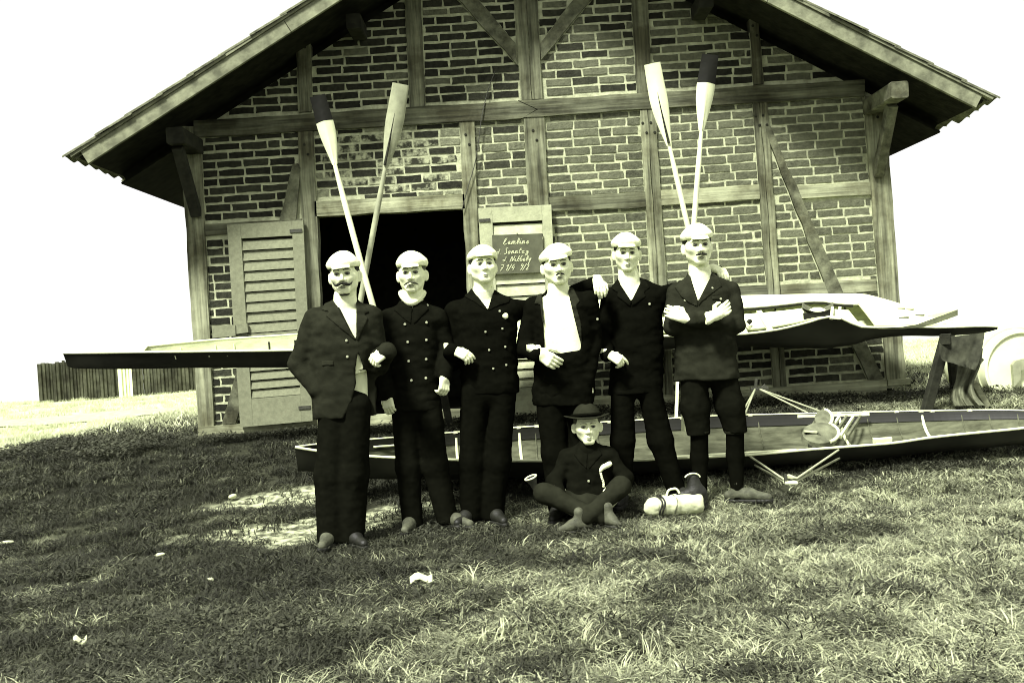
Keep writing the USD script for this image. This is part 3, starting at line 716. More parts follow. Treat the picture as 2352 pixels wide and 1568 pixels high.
obj('stretcher', box_between(P(1702, 735, 8.3), P(1722, 752, 8.1), 0.02, 0.03), mats['gunwale'], rowboat)
obj('stretcher_clamp', box_between(P(1712, 748, 8.18), P(1724, 736, 8.22), 0.03, 0.03), mats['wood_dark'], rowboat)
# splash board: two thin boards meeting in a point, raised off the fore deck
wb_pts = [(2018, 753), (2070, 751), (2105, 745), (2147, 730), (2200, 711)]
lowp = [(2018, 756), (2070, 755), (2110, 753), (2150, 744), (2203, 724)]
for side in (0, 1):
    v = []
    for k, ((u, a), (_, b)) in enumerate(zip(wb_pts, lowp)):
        y = 7.93 + 0.035 * k if side == 0 else 8.55 - 0.11 * k * 0.9 - 0.02
        a2, b2 = (a, b) if side == 0 else (a - 34 + 8.5 * k, b - 34 + 8.5 * k)
        v += [P(u, a2, y), P(u, b2, y + 0.02), P(u, b2, y + 0.032), P(u, a2, y + 0.012)]
    f = []
    for i in range(4):
        for j in range(4): q, w = i * 4 + j, i * 4 + (j + 1) % 4; f += [(q, w, w + 4), (q, w + 4, q + 4)]
    f += [(0, 2, 1), (0, 3, 2), (16, 17, 18), (16, 18, 19)]
    tm = trimesh.Trimesh(v, f, process=False); tm.fix_normals()
    obj('splash_board', tm, mats['oar_grey' if side == 0 else 'gunwale'], rowboat)  # near board greyed: shade of its underside put into the colour
for u, t, lx, ly, m_ in ((2099, .62, .055, .020, 'oar_grey'), (2122, .70, .050, .020, 'oar_grey'), (2128, .45, .07, .015, 'canvas_grey'), (2089, .25, .05, .016, 'canvas_grey')):
    N_, F_, dn_ = up_boat.frame(u); c_ = N_ + (F_ - N_) * t - dn_ * 0.024
    e1 = unit_(np.array([1, 0, 0.05])); e2 = unit_(F_ - N_)
    vv = [c_ + e1 * lx * math.cos(a) + e2 * ly * math.sin(a) - dn_ * 0.0 for a in np.linspace(0, 2 * math.pi, 16, endpoint=False)]
    vv += [q + dn_ * 0.01 for q in vv]; f_ = [(0, i, i + 1) for i in range(1, 15)] + [(i, (i + 1) % 16, 16 + (i + 1) % 16) for i in range(16)] + [(i, 16 + (i + 1) % 16, 16 + i) for i in range(16)]
    tm = trimesh.Trimesh(vv, f_, process=False); tm.fix_normals(); obj('deck_patch', tm, mats[m_], rowboat)

# the second boat, on the grass behind the men, leaning towards them
LO_N = [(678, 1028), (760, 1040), (855, 1049), (969, 1054), (1158, 1059), (1454, 1058), (1550, 1053), (1715, 1046), (1851, 1034), (1929, 1028), (2053, 1018), (2136, 1006), (2352, 984), (2500, 966)]
LO_F = [(678, 1027), (760, 1017), (858, 1009), (1040, 994), (1167, 984), (1389, 970), (1618, 957), (1711, 952), (1822, 949), (1992, 944.5), (2183, 940), (2352, 938), (2500, 944)]
lo_boat = Boat(LO_N, LO_F, 678, 2500, lambda u: 6.66, [(678, 0.01), (800, 0.2), (1000, 0.42), (1400, 0.66), (1850, 0.72), (2200, 0.62), (2352, 0.5), (2500, 0.3)],
               [(678, 0.17), (800, 0.22), (1100, 0.22), (1500, 0.20), (1850, 0.19), (2200, 0.18), (2500, 0.15)], 3.4)
US2 = np.linspace(678, 2500, 110)
gig = thing('rowing_gig', 'open dark rowing boat lying on the grass behind the standing men', 'rowing boat', 'rowing boats')
obj('hull', lo_boat.shell(US2, TS), mats['hull_dark'], gig, smooth=40)
obj('inner_floor', lo_boat.shell(US2[2:], np.linspace(0.04, 0.60, 14), inset=0.03, h=0.012, flip=True), mats['boat_inside'], gig, smooth=40)
obj('inner_side', lo_boat.shell(US2[2:], np.linspace(0.60, 0.985, 14), inset=0.03, h=0.012, flip=True), mats['boat_inside_dark'], gig, smooth=40)
obj('gunwale', tube([lo_boat.at(u, 0) + np.array([0, 0, 0.004]) for u in US2], 0.009, 7), mats['gunwale'], gig, smooth=60)
obj('gunwale', tube([lo_boat.at(u, 1) + np.array([0, 0, 0.004]) for u in US2], 0.006, 7), mats['gunwale'], gig, smooth=60)
obj('rubbing_strake', lo_boat.shell(US2[2:], np.linspace(0.93, 0.995, 4), inset=0.05, h=0.02, flip=True), mats['hull_dark'], gig)
for u, pale in ((760, 0), (830, 0), (905, 0), (980, 0), (1042, 1), (1110, 0), (1196, 1), (1236, 0), (1300, 0), (1390, 0), (1465, 0), (1560, 1), (1640, 0), (1720, 0), (1793, 0), (1994, 1), (2060, 0), (2130, 0), (2190, 1), (2280, 0), (2340, 0), (2400, 0)):
    sh = 16 if pale else 0
    pts = [lo_boat.at(u + sh * (1 - t) ** 1.5, t, 0.03, 0.02) for t in np.linspace(0.03, 0.97, 14)]
    obj('rib', tube(pts, 0.011 if pale else 0.0055, 6), mats['gunwale'] if pale else mats['boat_inside_dark'], gig, smooth=60)
for u in (1042, 1117, 1196, 1240, 1330, 1422, 1560, 1604, 1757, 1775, 1994, 2056, 2132, 2190, 2216, 2300):
    obj('rivet_block', trimesh.creation.box((0.03, 0.02, 0.016), trimesh.transformations.translation_matrix(lo_boat.at(u, 1) + np.array([0, -0.008, 0.004]))), mats['gunwale'], gig)
for ua, ub, t, m_ in ((1535, 1872, 0.44, 'hull_dark'), (1535, 1862, 0.49, 'gunwale'), (1540, 1800, 0.20, 'hull_dark'), (1540, 1806, 0.165, 'boat_inside'), (870, 1000, 0.5, 'gunwale'), (1935, 1996, 0.42, 'hull_dark'), (2056, 2100, 0.66, 'gunwale'), (1800, 1850, 0.36, 'hull_dark')):
    obj('runner', lo_boat.plank(ua, ub, t, t + 0.035, 0.022, 0.03), mats[m_], gig)
obj('thwart_rod', tube([P(858, 1026, 6.92), P(910, 1022, 6.94)], 0.008, 6), mats['gunwale'], gig)
# foot board with straps and the sliding seat
for k in range(7):
    u = 1862 + k * 16
    if 1868 < u < 1904: continue
    obj('stretcher_bar', box_between(P(u + 18, 957, 7.22), P(u - 12, 1003, 6.95), 0.030, 0.016, up=(1, 0, 0)), mats['gunwale'] if k % 2 else mats['canvas_grey'], gig)
obj('stretcher_rail', box_between(P(1832, 956, 7.24), P(1996, 951, 7.24), 0.018, 0.02), mats['gunwale'], gig)
def pad(c, r, y, th, mname, rim):
    pts = [P(c[0] + r[0] * math.cos(a), c[1] + r[1] * math.sin(a), y - 0.10 * math.sin(a)) for a in np.linspace(0, 2 * math.pi, 24, endpoint=False)]
    cen = np.mean(pts, 0); up_ = np.array([0.1, -0.35, 0.9])
    v = pts + [p + up_ * th for p in pts] + [cen, cen + up_ * th * 1.25]
    f = []
    for i in range(24):
        j = (i + 1) % 24; f += [(i, 24 + j, j), (i, 24 + i, 24 + j), (48, i, j), (49, 24 + j, 24 + i)]
    tm = trimesh.Trimesh(v, f, process=False); tm.fix_normals()
    p_ = obj('seat_pad', tm, mats[mname], gig, smooth=40)
    if rim is not None:
        arc = [P(c[0] + r[0] * math.cos(a), c[1] + r[1] * math.sin(a), y - 0.10 * math.sin(a)) + up_ * th for a in np.linspace(rim[0], rim[1], 12)]
        obj('seat_rim', tube(arc, 0.012, 6), mats['gunwale'], p_, smooth=60)
pad((1889, 974), (20, 20), 7.10, 0.05, 'canvas_grey', (-1.5, 1.1))
pad((1882, 1008), (42, 24), 6.88, 0.05, 'canvas_grey', (-0.9, 1.0))
obj('seat_strap', box_between(P(1848, 990, 6.85), P(1876, 992, 6.85), 0.04, 0.012), mats['canvas_white'], gig)
obj('seat_strap', box_between(P(1876, 992, 6.84), P(1896, 1012, 6.84), 0.03, 0.012), mats['shoe_pale'], gig)
obj('seat_leg', box_between(P(1850, 995, 6.86), P(1862, 1030, 6.78), 0.02, 0.02, up=(1, 0, 0)), mats['wood_dark'], gig)
# outriggers
def rigger(rods, tip, label=None):
    g = None
    for a, b in rods:
        o = obj('outrigger_rod', tube([a, b], 0.0065, 7), mats['rigger'], gig)
    return o
tipn = P(1806, 1106, 6.28); tipn2 = P(1822, 1106, 6.28)
for a, b in (((1722, 1047, 6.66), tipn), ((1734, 1068, 6.70), tipn), ((1926, 1033, 6.66), tipn2), ((1928, 1052, 6.70), tipn2)):
    obj('outrigger_rod', tube([P(*a), b + np.array([0, 0, 0.006 if a[1] < 1050 else -0.006])], 0.0072, 7), mats['rigger'], gig)
obj('rowlock_plate', box_between(P(1801, 1107, 6.27), P(1830, 1107, 6.27), 0.05, 0.016), mats['gunwale'], gig)
obj('rowlock', trimesh.convex.convex_hull(np.array([P(1806, 1090, 6.27), P(1806, 1098, 6.27), P(1832, 1098, 6.27), P(1812, 1088, 6.30), P(1832, 1096, 6.31), P(1810, 1098, 6.31)])), mats['canvas_white'], gig)
obj('rowlock_pin', box_between(P(1804, 1108, 6.26), P(1804, 1088, 6.26), 0.016, 0.016, up=(1, 0, 0)), mats['iron'], gig)
tipf = P(1735, 892, 7.78)
for a in ((1711, 951, 7.36), (1702, 952, 7.36), (1856, 948, 7.38), (1892, 947, 7.38)):
    obj('outrigger_rod', tube([P(*a), tipf + np.array([0.02 * (a[0] > 1800), 0, 0])], 0.0065, 7), mats['rigger'], gig)
obj('rowlock', cat([box_between(P(1724, 894, 7.78), P(1764, 891, 7.78), 0.04, 0.025), box_between(P(1735, 893, 7.78), P(1737, 869, 7.78), 0.022, 0.02, up=(1, 0, 0)), box_between(P(1746, 893, 7.78), P(1758, 884, 7.78), 0.02, 0.02)]), mats['iron'], gig)

# trestles under the racing boat
def ground_at(q): return float(gz(q[0], q[1]))
def leg(a, b, w=0.06, m_='wood_dark', par=None, nm='leg'):
    b = np.array(b); b[2] = ground_at(b) - 0.03
    return obj(nm, box_between(a, b, w, w, up=(1, 0, 0)), mats[m_], par)
tr = thing('trestle', 'dark wooden trestle at the right end of the boat, hung with canvas', 'trestle', 'trestles under the racing boat')
top = [P(2158, 776, 7.86), P(2158, 770, 8.62), P(2230, 773, 7.9), P(2230, 768, 8.6)]
q = P(2122, 935, 8.05); leg(P(2172, 776, 7.98), q, 0.075, par=tr)
leg(P(2180, 776, 8.45), P(2195, 930, 8.75), 0.06, par=tr)
leg(P(2205, 776, 8.05), P(2200, 925, 8.3), 0.045, par=tr)
obj('top_bar', box_between(P(2170, 779, 7.84), P(2182, 772, 8.75), 0.08, 0.08), mats['wood_dark'], tr)
tr2 = thing('trestle', 'wooden trestle half hidden behind the men, under the middle of the boat', 'trestle', 'trestles under the racing boat')
for du in (-1, 1):
    leg(P(1000 + du * 6, 838, 8.0 if du < 0 else 8.4), P(1000 + du * 34, 960, 7.9 if du < 0 else 8.5), 0.06, par=tr2)
obj('top_bar', box_between(P(1000, 846, 7.86), P(1000, 836, 8.6), 0.08, 0.07), mats['wood_dark'], tr2)
# canvas sheet thrown over the trestle
def cloth(left, right, y, amp, waves, n=30, m_=18, ph=0.0):
    lf, rt = np.array(left, float), np.array(right, float)
    lp = spline(lf, m_); rp_ = spline(rt, m_); v = []
    for i in range(m_):
        for j in range(n):
            t = j / (n - 1); uv = lp[i] * (1 - t) + rp_[i] * t; b = i / (m_ - 1)
            fold = 3.2 * amp * (fbm(np.array([[t * waves * 1.6 + 0.6 * b + ph * 5, b * 1.1 + 0.5 * t, ph]]), 4, 3)[0] - 0.5) * (0.4 + 0.6 * b)
            v.append(P(uv[0], uv[1], y + fold - 0.12 * b))
    f = np.array([(i * n + j, i * n + j + 1, (i + 1) * n + j + 1, (i + 1) * n + j) for i in range(m_ - 1) for j in range(n - 1)])
    tm = trimesh.Trimesh(v, np.vstack([f[:, [0, 1, 2]], f[:, [0, 2, 3]]]), process=False)
    b = tm.copy(); b.vertices = b.vertices + np.array([0, 0.006, 0]); b.faces = b.faces[:, ::-1]
    return cat([tm, b])
obj('canvas_sheet', cloth([(2158, 776), (2158, 800), (2164, 826), (2182, 832)], [(2262, 764), (2256, 800), (2246, 838), (2240, 850)], 7.90, 0.05, 2.2), mats['tarp'], smooth=50, label='dark canvas sheet thrown over the right trestle', cat='canvas')
obj('folded_sail', cloth([(2200, 826), (2196, 870), (2186, 905), (2192, 932)], [(2258, 800), (2252, 838), (2236, 885), (2262, 930)], 8.02, 0.07, 2.6, ph=1.0), mats['canvas_grey'], smooth=50, label='crumpled grey canvas hanging below the dark sheet at the right trestle', cat='canvas')
for k, (a, b) in enumerate((((2190, 905, 8.2), (2252, 822, 8.25)), ((2226, 862, 8.2), (2268, 935, 8.1)))):
    obj('plank', box_between(P(*a), P(*b), 0.05, 0.05, up=(0, 1, 0)), mats['wood_level_pale'] if k else mats['wood_slant'], label=('weathered stick leaning up across the canvas at the right trestle', 'pale prop slanting down to the boat below the right trestle')[k], cat='plank')
obj('plank', box_between(P(1556, 875, 7.75), P(1552, 985, 7.6), 0.055, 0.02, up=(1, 0, 0)), mats['deck_white'], label='short white board standing behind the two men at the right', cat='plank')
# added tub at the right edge; its white stands for overexposure
tub = thing('barrel', 'large pale barrel added in place of the overexposed clutter at the right edge', 'barrel')
cb = P(2350, 846, 8.55); rb = 0.345
prof = [(0.0, 0.02), (rb * 0.86, 0.02), (rb * 0.9, 0.0), (rb * 0.97, 0.0), (rb * 1.0, 0.1), (rb * 1.06, 0.4), (rb * 1.0, 0.75), (rb * 0.95, 0.82), (0, 0.82)]
rv = trimesh.creation.revolve(np.array(prof), sections=40)
def lay(tm): w = tm.vertices.copy(); tm.vertices = np.stack([w[:, 0] + cb[0], w[:, 2] + cb[1], w[:, 1] + cb[2]], -1); tm.faces = tm.faces[:, ::-1]; tm.fix_normals(); return tm
obj('staves', lay(rv), mats['deck_white'], tub, smooth=30)
for yy in (0.12, 0.66): obj('hoop', lay(trimesh.creation.annulus(rb * 1.0, rb * 1.035, 0.05, sections=40, transform=trimesh.transformations.translation_matrix((0, 0, yy)))), mats['canvas_white'], tub)
obj('bracket', quad_prism([(2326, 838), (2334, 828), (2356, 823), (2356, 848), (2345, 850), (2344, 872), (2330, 888), (2328, 862)], 8.50, 8.54), mats['oar_grey'], tub)
cz = ground_at(cb)
obj('chock', cat([box_between((cb[0] - 0.2, 8.6, cz + 0.03), (cb[0] - 0.2, 9.3, cz + 0.03), 0.1, 0.18), box_between((cb[0] + 0.2, 8.6, cz + 0.03), (cb[0] + 0.2, 9.3, cz + 0.03), 0.1, 0.18)]), mats['wood_slant'], tub)

# ---------------------------------------------------------------- oars
def oar(label, blade_top, blade_end, foot, y_top, y_foot, w, tipfrac, m_shaft, m_blade, groove, facing=0.0, nm='oar'):
    o = thing(nm, label, 'oar', 'oars standing crossed against the boathouse')
    A, B, C = P(*blade_top, y_top), P(*blade_end, y_top + (y_foot - y_top) * 0.2), P(*foot, y_foot)
    shaft = spline([B + (A - B) * 0.12, B, C], 24)
    rad = np.concatenate([np.linspace(0.012, 0.019, 4), np.full(14, 0.0195), np.linspace(0.021, 0.017, 6)])
    obj('shaft', tube(shaft, rad, 12), mats[m_shaft], o, smooth=60)
    d = A - B; L = np.linalg.norm(d); d /= L
    s = np.cross(d, [0, 1, 0]); s /= np.linalg.norm(s); s = math.cos(facing) * s + math.sin(facing) * np.array([0, 1.0, 0]); nrm = np.cross(s, d)
    if nrm[1] > 0: nrm = -nrm
    def part(t0, t1, front=0.0):
        n, m_ = 18, 11; v = []
        for lay_ in (0, 1):
            for i in range(n):
                t = t0 + (t1 - t0) * i / (n - 1)
                hw = w / 2 * (0.30 + 0.70 * math.sin(min(1, t / 0.62) * math.pi / 2) ** 1.2) * (1 - 0.10 * max(0, (t - 0.62) / 0.38))
                for j in range(m_):
                    k = -1 + 2 * j / (m_ - 1)
                    spoon = 0.05 * t * t - 0.028 * k * k * math.sin(math.pi * min(1, t * 0.9 + 0.08))
                    ridge = (0.016 * max(0, 1 - abs(k) * 3.2) * max(0, 1 - t / 0.8))
                    v.append(B + d * (t * L) + s * (hw * k) + nrm * (spoon + ridge * (1 if lay_ else 1) + (0.007 if lay_ == 0 else 0) + front))
        f = []
        N_ = n * m_
        for i in range(n - 1):
            for j in range(m_ - 1):
                a = i * m_ + j; f += [(a, a + 1, a + m_ + 1), (a, a + m_ + 1, a + m_), (N_ + a, N_ + a + m_ + 1, N_ + a + 1), (N_ + a, N_ + a + m_, N_ + a + m_ + 1)]
        for i in range(n - 1):
            for j in (0, m_ - 1):
                a = i * m_ + j; f += [(a, a + m_, N_ + a + m_), (a, N_ + a + m_, N_ + a)]
        for j in range(m_ - 1):
            for i in (0, n - 1):
                a = i * m_ + j; f += [(a, a + 1, N_ + a + 1), (a, N_ + a + 1, N_ + a)]
        tm = trimesh.Trimesh(v, f, process=False); tm.fix_normals(); return tm
    bl = obj('blade', part(0, 1 - tipfrac), mats[m_blade], o, smooth=50)
    if tipfrac > 0: obj('blade_tip', part(1 - tipfrac, 1.0, 0.0008), mats['oar_black'], o, smooth=50, label='black painted blade tip')
    if groove:
        g = [B + d * (t * L) + s * 0.004 + nrm * (0.05 * t * t + 0.018 * max(0, 1 - t / 0.8) + 0.003) for t in np.linspace(0.02, 0.66, 14)]
        obj('blade_rib', tube(g, np.linspace(0.010, 0.003, 14), 7), mats['wood_dark'], bl, smooth=60)
    return o
oar('pale oar with a black blade tip, leaning left of the doorway', (733, 226), (769, 378), (985, 1100), 6.55, 6.35, 0.115, 0.36, 'oar_white', 'oar_white', False)
oar('grey oar with spoon blade, tilting right in front of the doorway', (922, 199), (885, 385), (762, 1080), 6.75, 6.55, 0.125, 0.0, 'oar_grey', 'oar_grey', True)
oar('white oar with dark ribbed blade, left one of the pair above the tallest man', (1496, 152), (1537, 334), (1688, 985), 7.15, 6.95, 0.13, 0.0, 'oar_white', 'oar_white', True)
oar('white oar with black blade tip, right one of the pair above the tallest man', (1628, 132), (1611, 300), (1570, 990), 7.1, 6.9, 0.13, 0.36, 'oar_white', 'oar_white', False)

# ---------------------------------------------------------------- fence far left
fence = thing('plank_fence', 'dark weathered upright plank fence far across the field at the left', 'fence')
u = 86.0; k = 0
while u < 448:
    w = rng.uniform(6.5, 9.5); Yf = 27.5 + (u - 86) * 0.004
    a, b = P(u, 840, Yf), P(u + w - 0.5, 840, Yf)
    zb = float(gz(a[0], Yf)) - 0.1; zt = 1.13 + rng.normal(0, 0.025)
    pale = 272 < u + w / 2 < 306
    obj('plank', slab(a[0], b[0], Yf - 0.015 + rng.normal(0, 0.008), Yf + 0.015, zb, zt), mats['deck_white'] if pale else mats['fence_wood'], fence)
    u += w; k += 1
for zz in (0.35, 0.9): obj('rail', slab(P(86, 840, 27.6)[0], P(448, 840, 29)[0], 29.05, 29.12, zz, zz + 0.1), mats['fence_wood'], fence)

# ---------------------------------------------------------------- litter on the grass
def lump(c, ext, seed, yaw=0.0, flat=0.0):
    tm = trimesh.creation.icosphere(2, 1.0); v = tm.vertices
    v *= (1 + 0.5 * (fbm(v * 1.6 + seed, 3, seed) - 0.5))[:, None]
    v *= np.array(ext); a = math.radians(yaw); tm.vertices = np.stack([v[:, 0] * math.cos(a) - v[:, 1] * math.sin(a), v[:, 0] * math.sin(a) + v[:, 1] * math.cos(a), v[:, 2] + v[:, 0] * flat], -1) + c; return tm
def ground_point(u, v):
    d = FWD * FOC + RIGHT * (u - 1176.0) + UP * (784.0 - v); t = CAM_H / -d[2]
    for _ in range(40):
        q = EYE + d * t; t += (q[2] - float(gz(q[0], q[1]))) / -d[2] * 0.8
    return EYE + d * t
bits = [((368, 1285), (0.045, 0.02, 0.014), 'small pale stick lying on dark grass at the left', 'stick', -25, 'wood_chip', 0.15), ((970, 1352), (0.062, 0.026, 0.022), 'white folded paper scrap on the grass below the men', 'paper', 10, 'paper_scrap', 0.2), ((186, 1497), (0.030, 0.022, 0.02), 'square pale paper scrap near the lower left corner', 'paper', 20, 'paper_scrap', -0.15),
        ((14, 1256), (0.06, 0.02, 0.014), 'pale stick at the left edge of the grass', 'stick', 5, 'wood_chip', 0.05), ((244, 1021), (0.05, 0.03, 0.02), 'tiny white stone in the weeds left of the boathouse', 'stone', 15, 'stone', 0.1), ((535, 1150), (0.035, 0.03, 0.022), 'small white stone on the bare sandy patch', 'stone', 40, 'stone', 0.1), ((484, 1345), (0.02, 0.02, 0.016), 'tiny white pebble below the sandy patch', 'stone', 0, 'stone', 0.0)]
def scrap(c, w, h, seed, yaw, tip):
    r = np.random.default_rng(seed); n = 6; a = math.radians(yaw); v = []
    for lay_ in (0, 1):
        for i in range(n):
            for j in range(n):
                x = (i / (n - 1) - 0.5) * w * (1 + r.normal(0, .03)); y = (j / (n - 1) - 0.5) * h * (1 - 0.5 * i / (n - 1) * (seed % 2)); z = 0.012 * math.sin(i * 1.3 + seed) + 0.010 * math.cos(j * 1.7 + seed) + tip * (j / (n - 1)) * h + 0.0025 * lay_
                v.append((c[0] + x * math.cos(a) - y * math.sin(a), c[1] + x * math.sin(a) + y * math.cos(a), c[2] + z))
    f = []
    for i in range(n - 1):
        for j in range(n - 1):
            q = i * n + j; f += [(q, q + 1, q + n + 1), (q, q + n + 1, q + n), (36 + q, 36 + q + n + 1, 36 + q + 1), (36 + q, 36 + q + n, 36 + q + n + 1)]
    for i in range(n - 1):
        for a0, b0 in ((i, i + 1), (30 + i, 31 + i), (i * n, i * n + n), (i * n + 5, i * n + 11)): f += [(a0, b0, b0 + 36), (a0, b0 + 36, a0 + 36)]
    tm = trimesh.Trimesh(v, f, process=False); tm.fix_normals(); return tm
for k, ((u, v), e, lab, c_, yaw, nm, fl) in enumerate(bits):
    q = ground_point(u, v); gm_ = scrap(q + np.array([0, 0, 0.035]), e[0] * 1.7, e[1] * 1.9, 11 + k, yaw, 0.5) if nm == 'paper_scrap' else lump(q + np.array([0, 0, 0.025 + e[2] * 0.4]), (e[0] * .85, e[1] * .7, e[2] * .8), 11 + k, yaw, fl)
    obj(nm, gm_, mats['paper'], smooth=50, label=lab, cat=c_)

# ---------------------------------------------------------------- grass
def blade_clump(n, radius, hmin, hmax, width, lean, seed):
    r = np.random.default_rng(seed); v, f = [], []
    for _ in range(n):
        a = r.uniform(0, 2 * math.pi); d = radius * math.sqrt(r.random()); b = np.array([d * math.cos(a), d * math.sin(a), -0.01])
        h = r.uniform(hmin, hmax); la = r.uniform(0, 2 * math.pi); ln = r.uniform(0.15, 1) * lean * h; dr = np.array([math.cos(la), math.sin(la), 0])
        sd_ = np.array([-math.sin(la + r.normal(0, .8)), math.cos(la + r.normal(0, .8)), 0]); w = width * r.uniform(0.6, 1.3)
        k = len(v)
        for t, ww in ((0, 1.0), (0.45, 0.8), (0.8, 0.5)):
            c = b + np.array([0, 0, h * t * (1 - 0.25 * t * lean)]) + dr * ln * t * t; v += [c - sd_ * w * ww / 2, c + sd_ * w * ww / 2]
        v.append(b + np.array([0, 0, h * (1 - 0.3 * min(lean, 1.5))]) + dr * ln)
        f += [(k, k + 1, k + 3), (k, k + 3, k + 2), (k + 2, k + 3, k + 5), (k + 2, k + 5, k + 4), (k + 4, k + 5, k + 6)]
    return np.array(v), np.array(f)
def herb_clump(n, radius, h, leaf, seed):
    r = np.random.default_rng(seed); v, f = [], []
    for _ in range(n):
        a = r.uniform(0, 2 * math.pi); d = radius * math.sqrt(r.random()); c = np.array([d * math.cos(a), d * math.sin(a), r.uniform(0.005, h)])
        az_ = r.uniform(0, 2 * math.pi); dr = np.array([math.cos(az_), math.sin(az_), r.uniform(-0.2, 0.7)]); s = np.array([-math.sin(az_), math.cos(az_), r.normal(0, .3)])
        L = leaf * r.uniform(0.6, 1.4); k = len(v)
        v += [c, c + dr * L * 0.5 + s * L * 0.28, c + dr * L, c + dr * L * 0.5 - s * L * 0.28]; f += [(k, k + 1, k + 2), (k, k + 2, k + 3)]
    return np.array(v), np.array(f)
def grass_mat(name, lo_, hi_, transl=0.25, patch=0.9):
    return usdkit.material(stage, '/World/Looks/' + name, {
        'o': ('object_info', {}), 'g': ('geometry', {}), 'n': ('noise_texture', {'scale': patch, 'detail': 3}), 'n2': ('noise_texture', {'scale': 45, 'detail': 2}),
        'a1': ('math', {'math_type': 'multiply_add', 'value2': 0.55, 'value3': -0.1}), 'a2': ('math', {'math_type': 'multiply_add', 'value2': 0.55}), 'a3': ('math', {'math_type': 'multiply_add', 'value2': 0.5}),
        'r': ('rgb_ramp', {'ramp': [(0.35, tone(lo_)), (0.75, tone(hi_))]}),
        'd': ('principled_bsdf', {'roughness': 0.75, 'specular_ior_level': 0.2}), 't': ('translucent_bsdf', {}), 'm': ('mix_closure', {'fac': transl})},
        [('g.position', 'n.vector'), ('g.position', 'n2.vector'), ('o.random', 'a1.value1'), ('n.fac', 'a2.value1'), ('a1.value', 'a2.value3'), ('n2.fac', 'a3.value1'), ('a2.value', 'a3.value3'), ('a3.value', 'r.fac'),
         ('r.color', 'd.base_color'), ('r.color', 't.color'), ('d.BSDF', 'm.closure1'), ('t.BSDF', 'm.closure2')], surface='m.closure')
gm = {'dark': grass_mat('grass_dark', 0.005, 0.042), 'mid': grass_mat('grass_mid', 0.012, 0.15), 'dry': grass_mat('grass_dry', 0.05, 0.44), 'straw': grass_mat('grass_straw', 0.24, 0.50), 'herb': grass_mat('herb_dark', 0.012, 0.06), 'far': grass_mat('grass_far', 0.26, 0.60)}  # far clumps lightened: overexposure of the distant bank put into their colour
protos = []
def proto(kind, vf): protos.append((kind, vf))
for s in range(3): proto('dark', blade_clump(40, 0.08, 0.02, 0.085, 0.0062, 1.3, 20 + s))
for s in range(3): proto('mid', blade_clump(40, 0.08, 0.02, 0.075, 0.0062, 1.5, 30 + s))
for s in range(3): proto('dry', blade_clump(40, 0.085, 0.015, 0.075, 0.0062, 1.7, 40 + s))
for s in range(2): proto('straw', blade_clump(14, 0.05, 0.05, 0.12, 0.0045, 1.3, 50 + s))
for s in range(2): proto('herb', herb_clump(130, 0.11, 0.045, 0.017, 60 + s))
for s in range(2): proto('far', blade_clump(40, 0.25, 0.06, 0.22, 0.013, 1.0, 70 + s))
ids = {k: [i for i, p in enumerate(protos) if p[0] == k] for k in ('dark', 'mid', 'dry', 'straw', 'herb', 'far')}
pos, pid, scl, rot = [], [], [], []
gr = np.random.default_rng(99)
def put(x, y, kind, s):
    pos.append((x, y, float(0))); pid.append(int(gr.choice(ids[kind]))); scl.append(s); rot.append(gr.uniform(0, 2 * math.pi))
def paleness(x, y):  # natural turf variation plus vignetting, painted in as darker left, paler right
    q = np.array([[x * 0.7, y * 0.9, 0.0]]); return float(sstep(-1.5, 1.7, x + 0.25 * (4.2 - y)) * 0.98 + 0.5 * (fbm(q, 3, 4)[0] - 0.5))
N_ = 34000
yy = 2.95 + (9.9 - 2.95) * gr.random(N_) ** 1.15; xx = (gr.random(N_) * 2 - 1) * (0.57 * yy + 1.2)
SD = sandy(xx, yy); MOT = 2.2 * (fbm(np.stack([xx * 2.6, yy * 3.4, xx * 0 + 9.0], -1), 3, 21) - 0.5); TUS = fbm(np.stack([xx * 4.0, yy * 4.0, xx * 0 + 2.0], -1), 3, 33)
for i_, (x, y) in enumerate(zip(xx, yy)):
    if y > WALL - 0.05 and XL - 0.05 < x < XR + 0.1: continue
    if SD[i_] > 0.36 and gr.random() < 0.9: continue
    if gr.random() < 0.12: continue
    p = paleness(x, y) + gr.normal(0, 0.12) + MOT[i_]
    if y > 6.6 and x > -3.6: p -= 0.25
    s = gr.uniform(0.6, 1.2) * (0.45 + 1.25 * TUS[i_])
    if TUS[i_] < 0.40 and gr.random() < 0.6: continue
    r_ = gr.random()
    if p < 0.30: put(x, y, 'herb' if r_ < 0.02 else ('dark' if r_ < 0.80 else 'mid'), s)
    elif p < 0.52: put(x, y, 'herb' if r_ < 0.04 else ('dark' if r_ < 0.42 else 'mid'), s)
    else: put(x, y, 'mid' if r_ < 0.34 else ('dry' if r_ < 0.92 else ('dark' if r_ < 0.985 else 'straw')), s)
for (u, v, n, spread) in ((1955, 1200, 26, 0.22), (1250, 1470, 10, 0.2), (1350, 1440, 9, 0.18), (1450, 1300, 8, 0.15), (1900, 1260, 8, 0.3), (1720, 1280, 8, 0.3), (2250, 1300, 8, 0.3), (1500, 1500, 8, 0.4), (1000, 1500, 8, 0.3), (2040, 1150, 6, 0.2), (1700, 1235, 6, 0.2), (880, 1290, 5, 0.2), (1680, 1480, 8, 0.4)):
    g = ground_point(u, v)
    for _ in range(max(3, n // 2)): put(g[0] + gr.normal(0, spread / 1.4), g[1] + gr.normal(0, spread / 3), 'straw', gr.uniform(0.6, 1.2))
for _ in range(260):                                                   # rank weeds against the left corner and along the plinth
    x = gr.uniform(-4.6, -3.15); y = gr.uniform(8.2, 9.6); put(x, y, 'herb' if gr.random() < 0.6 else 'dark', gr.uniform(0.9, 1.8))
